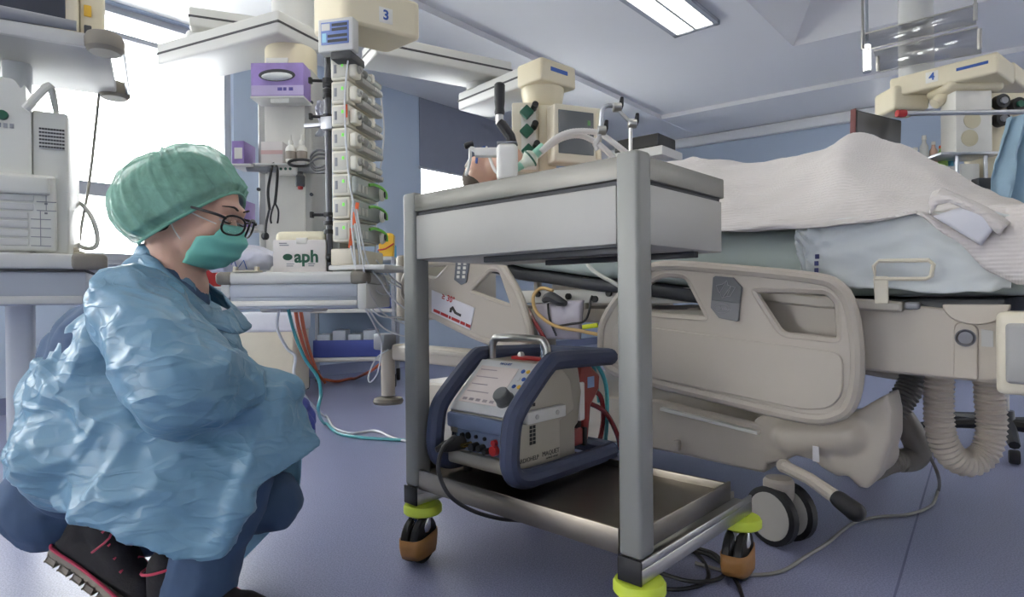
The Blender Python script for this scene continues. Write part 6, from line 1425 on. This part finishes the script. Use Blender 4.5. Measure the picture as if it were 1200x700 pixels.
# ================================================================== RIGHT PENDANT
OR = at(1145, 200, 3.3); OR = V((OR.x, OR.y, 0)); rp2 = thing('wall_side_pendant', 'cream ceiling pendant with figure 4 above the foot of the bed', 'medical pendant', tuple(OR), 0)
rlc = lambda px, py, Y: at(px, py, Y) - OR
e0, e1 = at(1042, 96, 3.55), at(1170, 72, 3.15); ez = at(1170, 72, 3.15).z; e0.z = e1.z = ez
dR = V((e1.x - e0.x, e1.y - e0.y, 0)).normalized(); nR = V((dR.y, -dR.x, 0)); nR = nR if nR.y < 0 else -nR
b = B(); Mb = basis(V((e0.x, e0.y, ez)) - OR, dR, -nR); LR = (e1 - e0).length
b.box((0, 0, -.055), (LR, .30, .055), .014, 3, Mb); bm2 = b.done('boom', M_BOOMCR, rp2)
tcs = lambda x, z: basis(V((e0.x, e0.y, ez)) - OR + dR * x + V((0, 0, z)) + nR * .0015, dR, (0, 0, 1))
b = B(); b.box((-.03, -.03, -.0005), (.03, .03, .001), .002, 2, tcs(LR * .42, .005)); np_ = b.done('number_plate', M_WHITEPL, bm2)
text('number', '4', .055, tcs(LR * .42, .005) @ Matrix.Translation((0, 0, .0015)), M_BLUEPR, np_, bold=.0015)
b = B(); b.box((-.07, -.008, -.0005), (.07, .008, .001), .001, 2, tcs(LR * .78, .01)); b.done('blue_stripe', M_BLUEPR, bm2)
b = B(); b.box((0, .30, -.05), (.30, 1.2, .05), .014, 3, Mb @ Matrix.Translation((LR - .30, 0, .02))); b.done('rear_boom', M_BOOMCR, rp2)
q = V((e1.x, e1.y, 0)) - OR - nR * .15; b = B(); b.cyl((q.x + .05, q.y + .8, ez + .07), (q.x + .05, q.y + .8, ZC), .1, n=24); b.done('ceiling_tube', M_BOOM, rp2)
b = B(); q0 = rlc(1048, 128, 3.5); q1 = rlc(1090, 103, 3.5); b.box((q0.x, q0.y, q0.z), (q1.x, q0.y + .2, q1.z + .02), .02, 3); b.done('joint_block', M_BOOMCR, rp2)
b = B(); b.tube([rlc(1095, 122, 3.4), rlc(1112, 108, 3.4), rlc(1140, 98, 3.4)], [.03, .045, .06], 14); b.done('swivel_arm', M_BOOMCR, rp2)
b = B(); q0 = rlc(1112, 106, 3.3); q1 = rlc(1180, 96, 3.3); b.box((q0.x, -.0, q0.z), (q1.x, .2, q1.z + .02), .03, 3); b.done('swivel_plate', M_BOOMCR, rp2)
x0, x1, x2 = rlc(1120, 140, 3.3).x, rlc(1163, 140, 3.3).x, rlc(1200, 140, 3.3).x; z0, z1 = rlc(1140, 178, 3.3).z, rlc(1140, 106, 3.3).z
b = B(); b.box((x0, 0, z0), (x1, .12, z1), .006); pn = b.done('white_panel', M_WHITEPL, rp2)
for px, py in ((1139, 141), (1136, 162)):
    q = rlc(px, py, 3.3); b = B(); b.cyl((q.x, .001, q.z), (q.x, -.004, q.z), .045, n=28); b.done('round_plate', mat('round_plate_cream', (208, 200, 170), .5), pn)
b = B(); b.box((x1 - .01, .04, .75), (x2 + .05, .2, z1), .008); b.done('column', M_BOOMCR, rp2)
for px, py in ((1176, 118), (1195, 122), (1176, 139)):
    q = rlc(px, py, 3.3); b = B(); b.cyl((q.x, .042, q.z), (q.x, .0, q.z), .038, n=20); oc = b.done('gas_outlet', M_BLACK, rp2)
    b = B(); b.cyl((q.x, .0, q.z), (q.x, -.012, q.z), .018, n=14); b.done('outlet_core', [M_GREENP, M_GREYPL, M_BLACK][(px + py) % 3], oc)
zz = rlc(1130, 132, 3.15).z; b = B(); b.tube([rlc(1062, 133, 3.15), rlc(1215, 131, 3.15)], .013, 12); rr_ = b.done('accessory_rail', M_ALU, rp2)
b = B(); q = rlc(1056, 133, 3.15); b.lathe([(0, -.025), (.018, -.022), (.02, 0), (.018, .022), (0, .025)], q, (1, 0, 0), 14); b.done('red_end_knob', M_RED, rr_)
b = B(); b.box((rlc(1098, 180, 3.3).x, -.03, z0 - .02), (x1 + .03, .15, z0 - .005), .003); b.done('shelf', M_ALU, rp2)
for px in (1122, 1155):
    b = B(); q = rlc(px, 200, 3.3); b.cyl((q.x, .0, .95), (q.x, .0, z0 - .02), .010, n=10); b.done('rod', M_ALU, rp2)
b = B(); b.box((rlc(1128, 200, 3.3).x, .01, .98), (rlc(1150, 200, 3.3).x, .1, z0 - .06), .006); b.done('lower_panel', M_WHITEPL, rp2)
b = B(); b.box((rlc(1140, 216, 3.3).x, -.04, rlc(1140, 222, 3.3).z), (rlc(1166, 216, 3.3).x, .06, rlc(1140, 210, 3.3).z), .004); b.done('dark_tray', M_DARK, rp2)
# monitor and bottles near it
m3 = thing('wall_monitor', 'thin black monitor tilted above the blanket peak', 'monitor', tuple(at(1030, 178, 3.5)), R(24))
b = B(); b.box((-.2, 0, -.02), (.19, .035, .21), .006, 2, Matrix.Rotation(R(3), 4, 'Y')); b.done('housing', M_DARK, m3)
b = B(); b.box((-.19, -.004, -.005), (.18, .0, .20), .002, 2, Matrix.Rotation(R(3), 4, 'Y')); b.done('screen', mat('dim_screen', (86, 86, 86), .3, spec=.5), m3)
b = B(); b.box((-.204, -.003, -.02), (-.199, .03, .215), .001, 2, Matrix.Rotation(R(3), 4, 'Y')); b.done('edge_strip', mat('dark_red_edge', (110, 56, 56), .5), m3)
b = B(); b.box((-.04, .03, .04), (.04, .08, .12), .01); b.cyl((0, .08, .08), (.25, .2, .08), .02, n=12); b.done('mount', M_BOOM, m3)
Ys = 3.42; zsh3 = at(1090, 196, Ys).z
b = B(); p0, p1 = at(1058, 196, Ys), at(1118, 196, Ys); b.box((0, 0, -.015), (p1.x - p0.x, .16, 0), .003); shf = tag(b.done('side_shelf', M_BOOM), 'small pale shelf of supplies behind the blanket', 'shelf'); shf.location = (p0.x, Ys - .03, zsh3)
b = B(); b.cyl((.14, .12, -.5), (.14, .12, -.015), .015, n=10); b.box((.10, .14, -.10), (.42, .17, -.02), .004); b.done('shelf_bracket', M_BOOM, shf)
def smallb(px, w_, h_, m, lab, cap=None):
    t = thing('supply_bottle', lab, 'bottle', (0, 0, 0), 0, 'supplies on the right shelf'); set_at(t, px, 196, Ys + .03, zsh3 + .0005)
    b = B(); b.lathe([(0, 0), (w_, 0), (w_ * 1.02, h_ * .1), (w_, h_ * .75), (w_ * .5, h_ * .88), (w_ * .45, h_), (0, h_)], n=16); b.done('body', m, t)
    b = B(); b.lathe([(0, h_), (w_ * .55, h_), (w_ * .5, h_ * 1.14), (0, h_ * 1.14)], n=14); b.done('cap', cap or M_WHITEPL, t)
smallb(1072, .03, .10, M_WHITEPL, 'white supply bottle at the left end of the right shelf'); smallb(1083, .022, .16, M_BOOM, 'tall pale bottle on the right shelf'); smallb(1094, .02, .13, mat('peach_plastic', (206, 170, 150), .5), 'slim peach bottle on the right shelf')
smallb(1104, .028, .11, mat('lime_bottle', (160, 206, 110), .4), 'lime green bottle on the right shelf', M_ORANGE); smallb(1113, .018, .07, mat('sky_blue_plastic', (90, 170, 214), .4), 'small pale blue bottle on the right shelf')
# hanging blue gown at the right edge
b = B(); rows = []
for j in range(26):
    v = j / 25; row = []
    for i in range(25):
        u_ = i / 24; q = at(1172 - 6 * math.sin(v * 2) + 60 * u_ * (1 + .2 * v) - 8 * v + 14 * (1 - v) * (u_ < .5) * (1 - u_ * 2), 136 + 125 * v, 3.05); q.y += .035 * math.sin(u_ * 17 + v * 1.2) + .02 * fbm((u_ * 3, v * 3, 0), 1); row.append(q)
    rows.append(row)
b.grid(rows); tag(b.done('hanging_gown', mat('pale_blue_cloth', (150, 178, 196), .7, bump=.2), solid=.004), 'pale blue cloth hanging from the rail at the right edge', 'gown')
# hanging glass screen with lamp
gs = thing('glass_screen', 'clear panel hung from ceiling brackets at the upper right', 'glass screen', tuple(at(1075, 50, 3.9)), 0); og = at(1075, 50, 3.9); gq = lambda px, py, Y: at(px, py, Y) - og
M_SMOKE = bpy.data.materials.new('clear_panel'); M_SMOKE.use_nodes = True; Nn = M_SMOKE.node_tree.nodes; Ll = M_SMOKE.node_tree.links; Nn.clear()
o__ = Nn.new('ShaderNodeOutputMaterial'); t__ = Nn.new('ShaderNodeBsdfTransparent'); t__.inputs[0].default_value = (.80, .80, .80, 1); g__ = Nn.new('ShaderNodeBsdfGlossy'); g__.inputs['Roughness'].default_value = .15; x__ = Nn.new('ShaderNodeMixShader'); x__.inputs[0].default_value = .14
Ll.new(t__.outputs[0], x__.inputs[1]); Ll.new(g__.outputs[0], x__.inputs[2]); Ll.new(x__.outputs[0], o__.inputs[0])
for nm, qs in (('upper_pane', [(1012, 40, 4.2), (1142, 6, 3.6), (1144, 28, 3.6), (1016, 58, 4.2)]), ('lower_pane', [(1024, 60, 4.1), (1146, 32, 3.6), (1150, 62, 3.6), (1030, 84, 4.1)])):
    b = B(); v = [gq(*q) for q in qs]; vs = [b.bm.verts.new(q) for q in v]; b.bm.faces.new(vs); b.done(nm, M_SMOKE, gs, solid=.008)
    b = B(); b.tube([v[0], v[1]], .006, 6); b.tube([v[3], v[2]], .004, 6); b.done('pane_edge', M_STEEL, gs)
for px, py0, py1, Y in ((1011, 36, 58, 4.2), (1143, 4, 24, 3.6), (1148, 34, 58, 3.6), (1029, 66, 84, 4.1)):
    b = B(); q0, q1 = gq(px, py0, Y), gq(px, py1, Y); b.tube([q0, q1], .012, 8); b.done('clip', M_STEEL, gs)
for px, py, Y in ((1011, 36, 4.2), (1143, 4, 3.6)):
    b = B(); q0 = gq(px, py, Y); b.cyl(q0, (q0.x, q0.y, ZC - og.z), .008, n=8); b.done('hanger', M_STEEL, gs)
lt = at(1016, 68, 4.25); wl_ = thing('strip_lamp', 'short lit vertical lamp beside the hanging clear panel', 'lamp', tuple(lt), 0)
b = B(); b.cyl((0, 0, -.09), (0, 0, .09), .024, n=16, bev=.008); b.done('tube', mat('lit_tube', (255, 252, 244), .5, emit=6, var=.01), wl_)
b = B(); b.cyl((0, 0, .09), (0, 0, ZC - lt.z), .010, n=10); b.cyl((0, 0, -.1), (0, 0, -.09), .026, n=14); b.done('holder', M_FRAMEW, wl_)
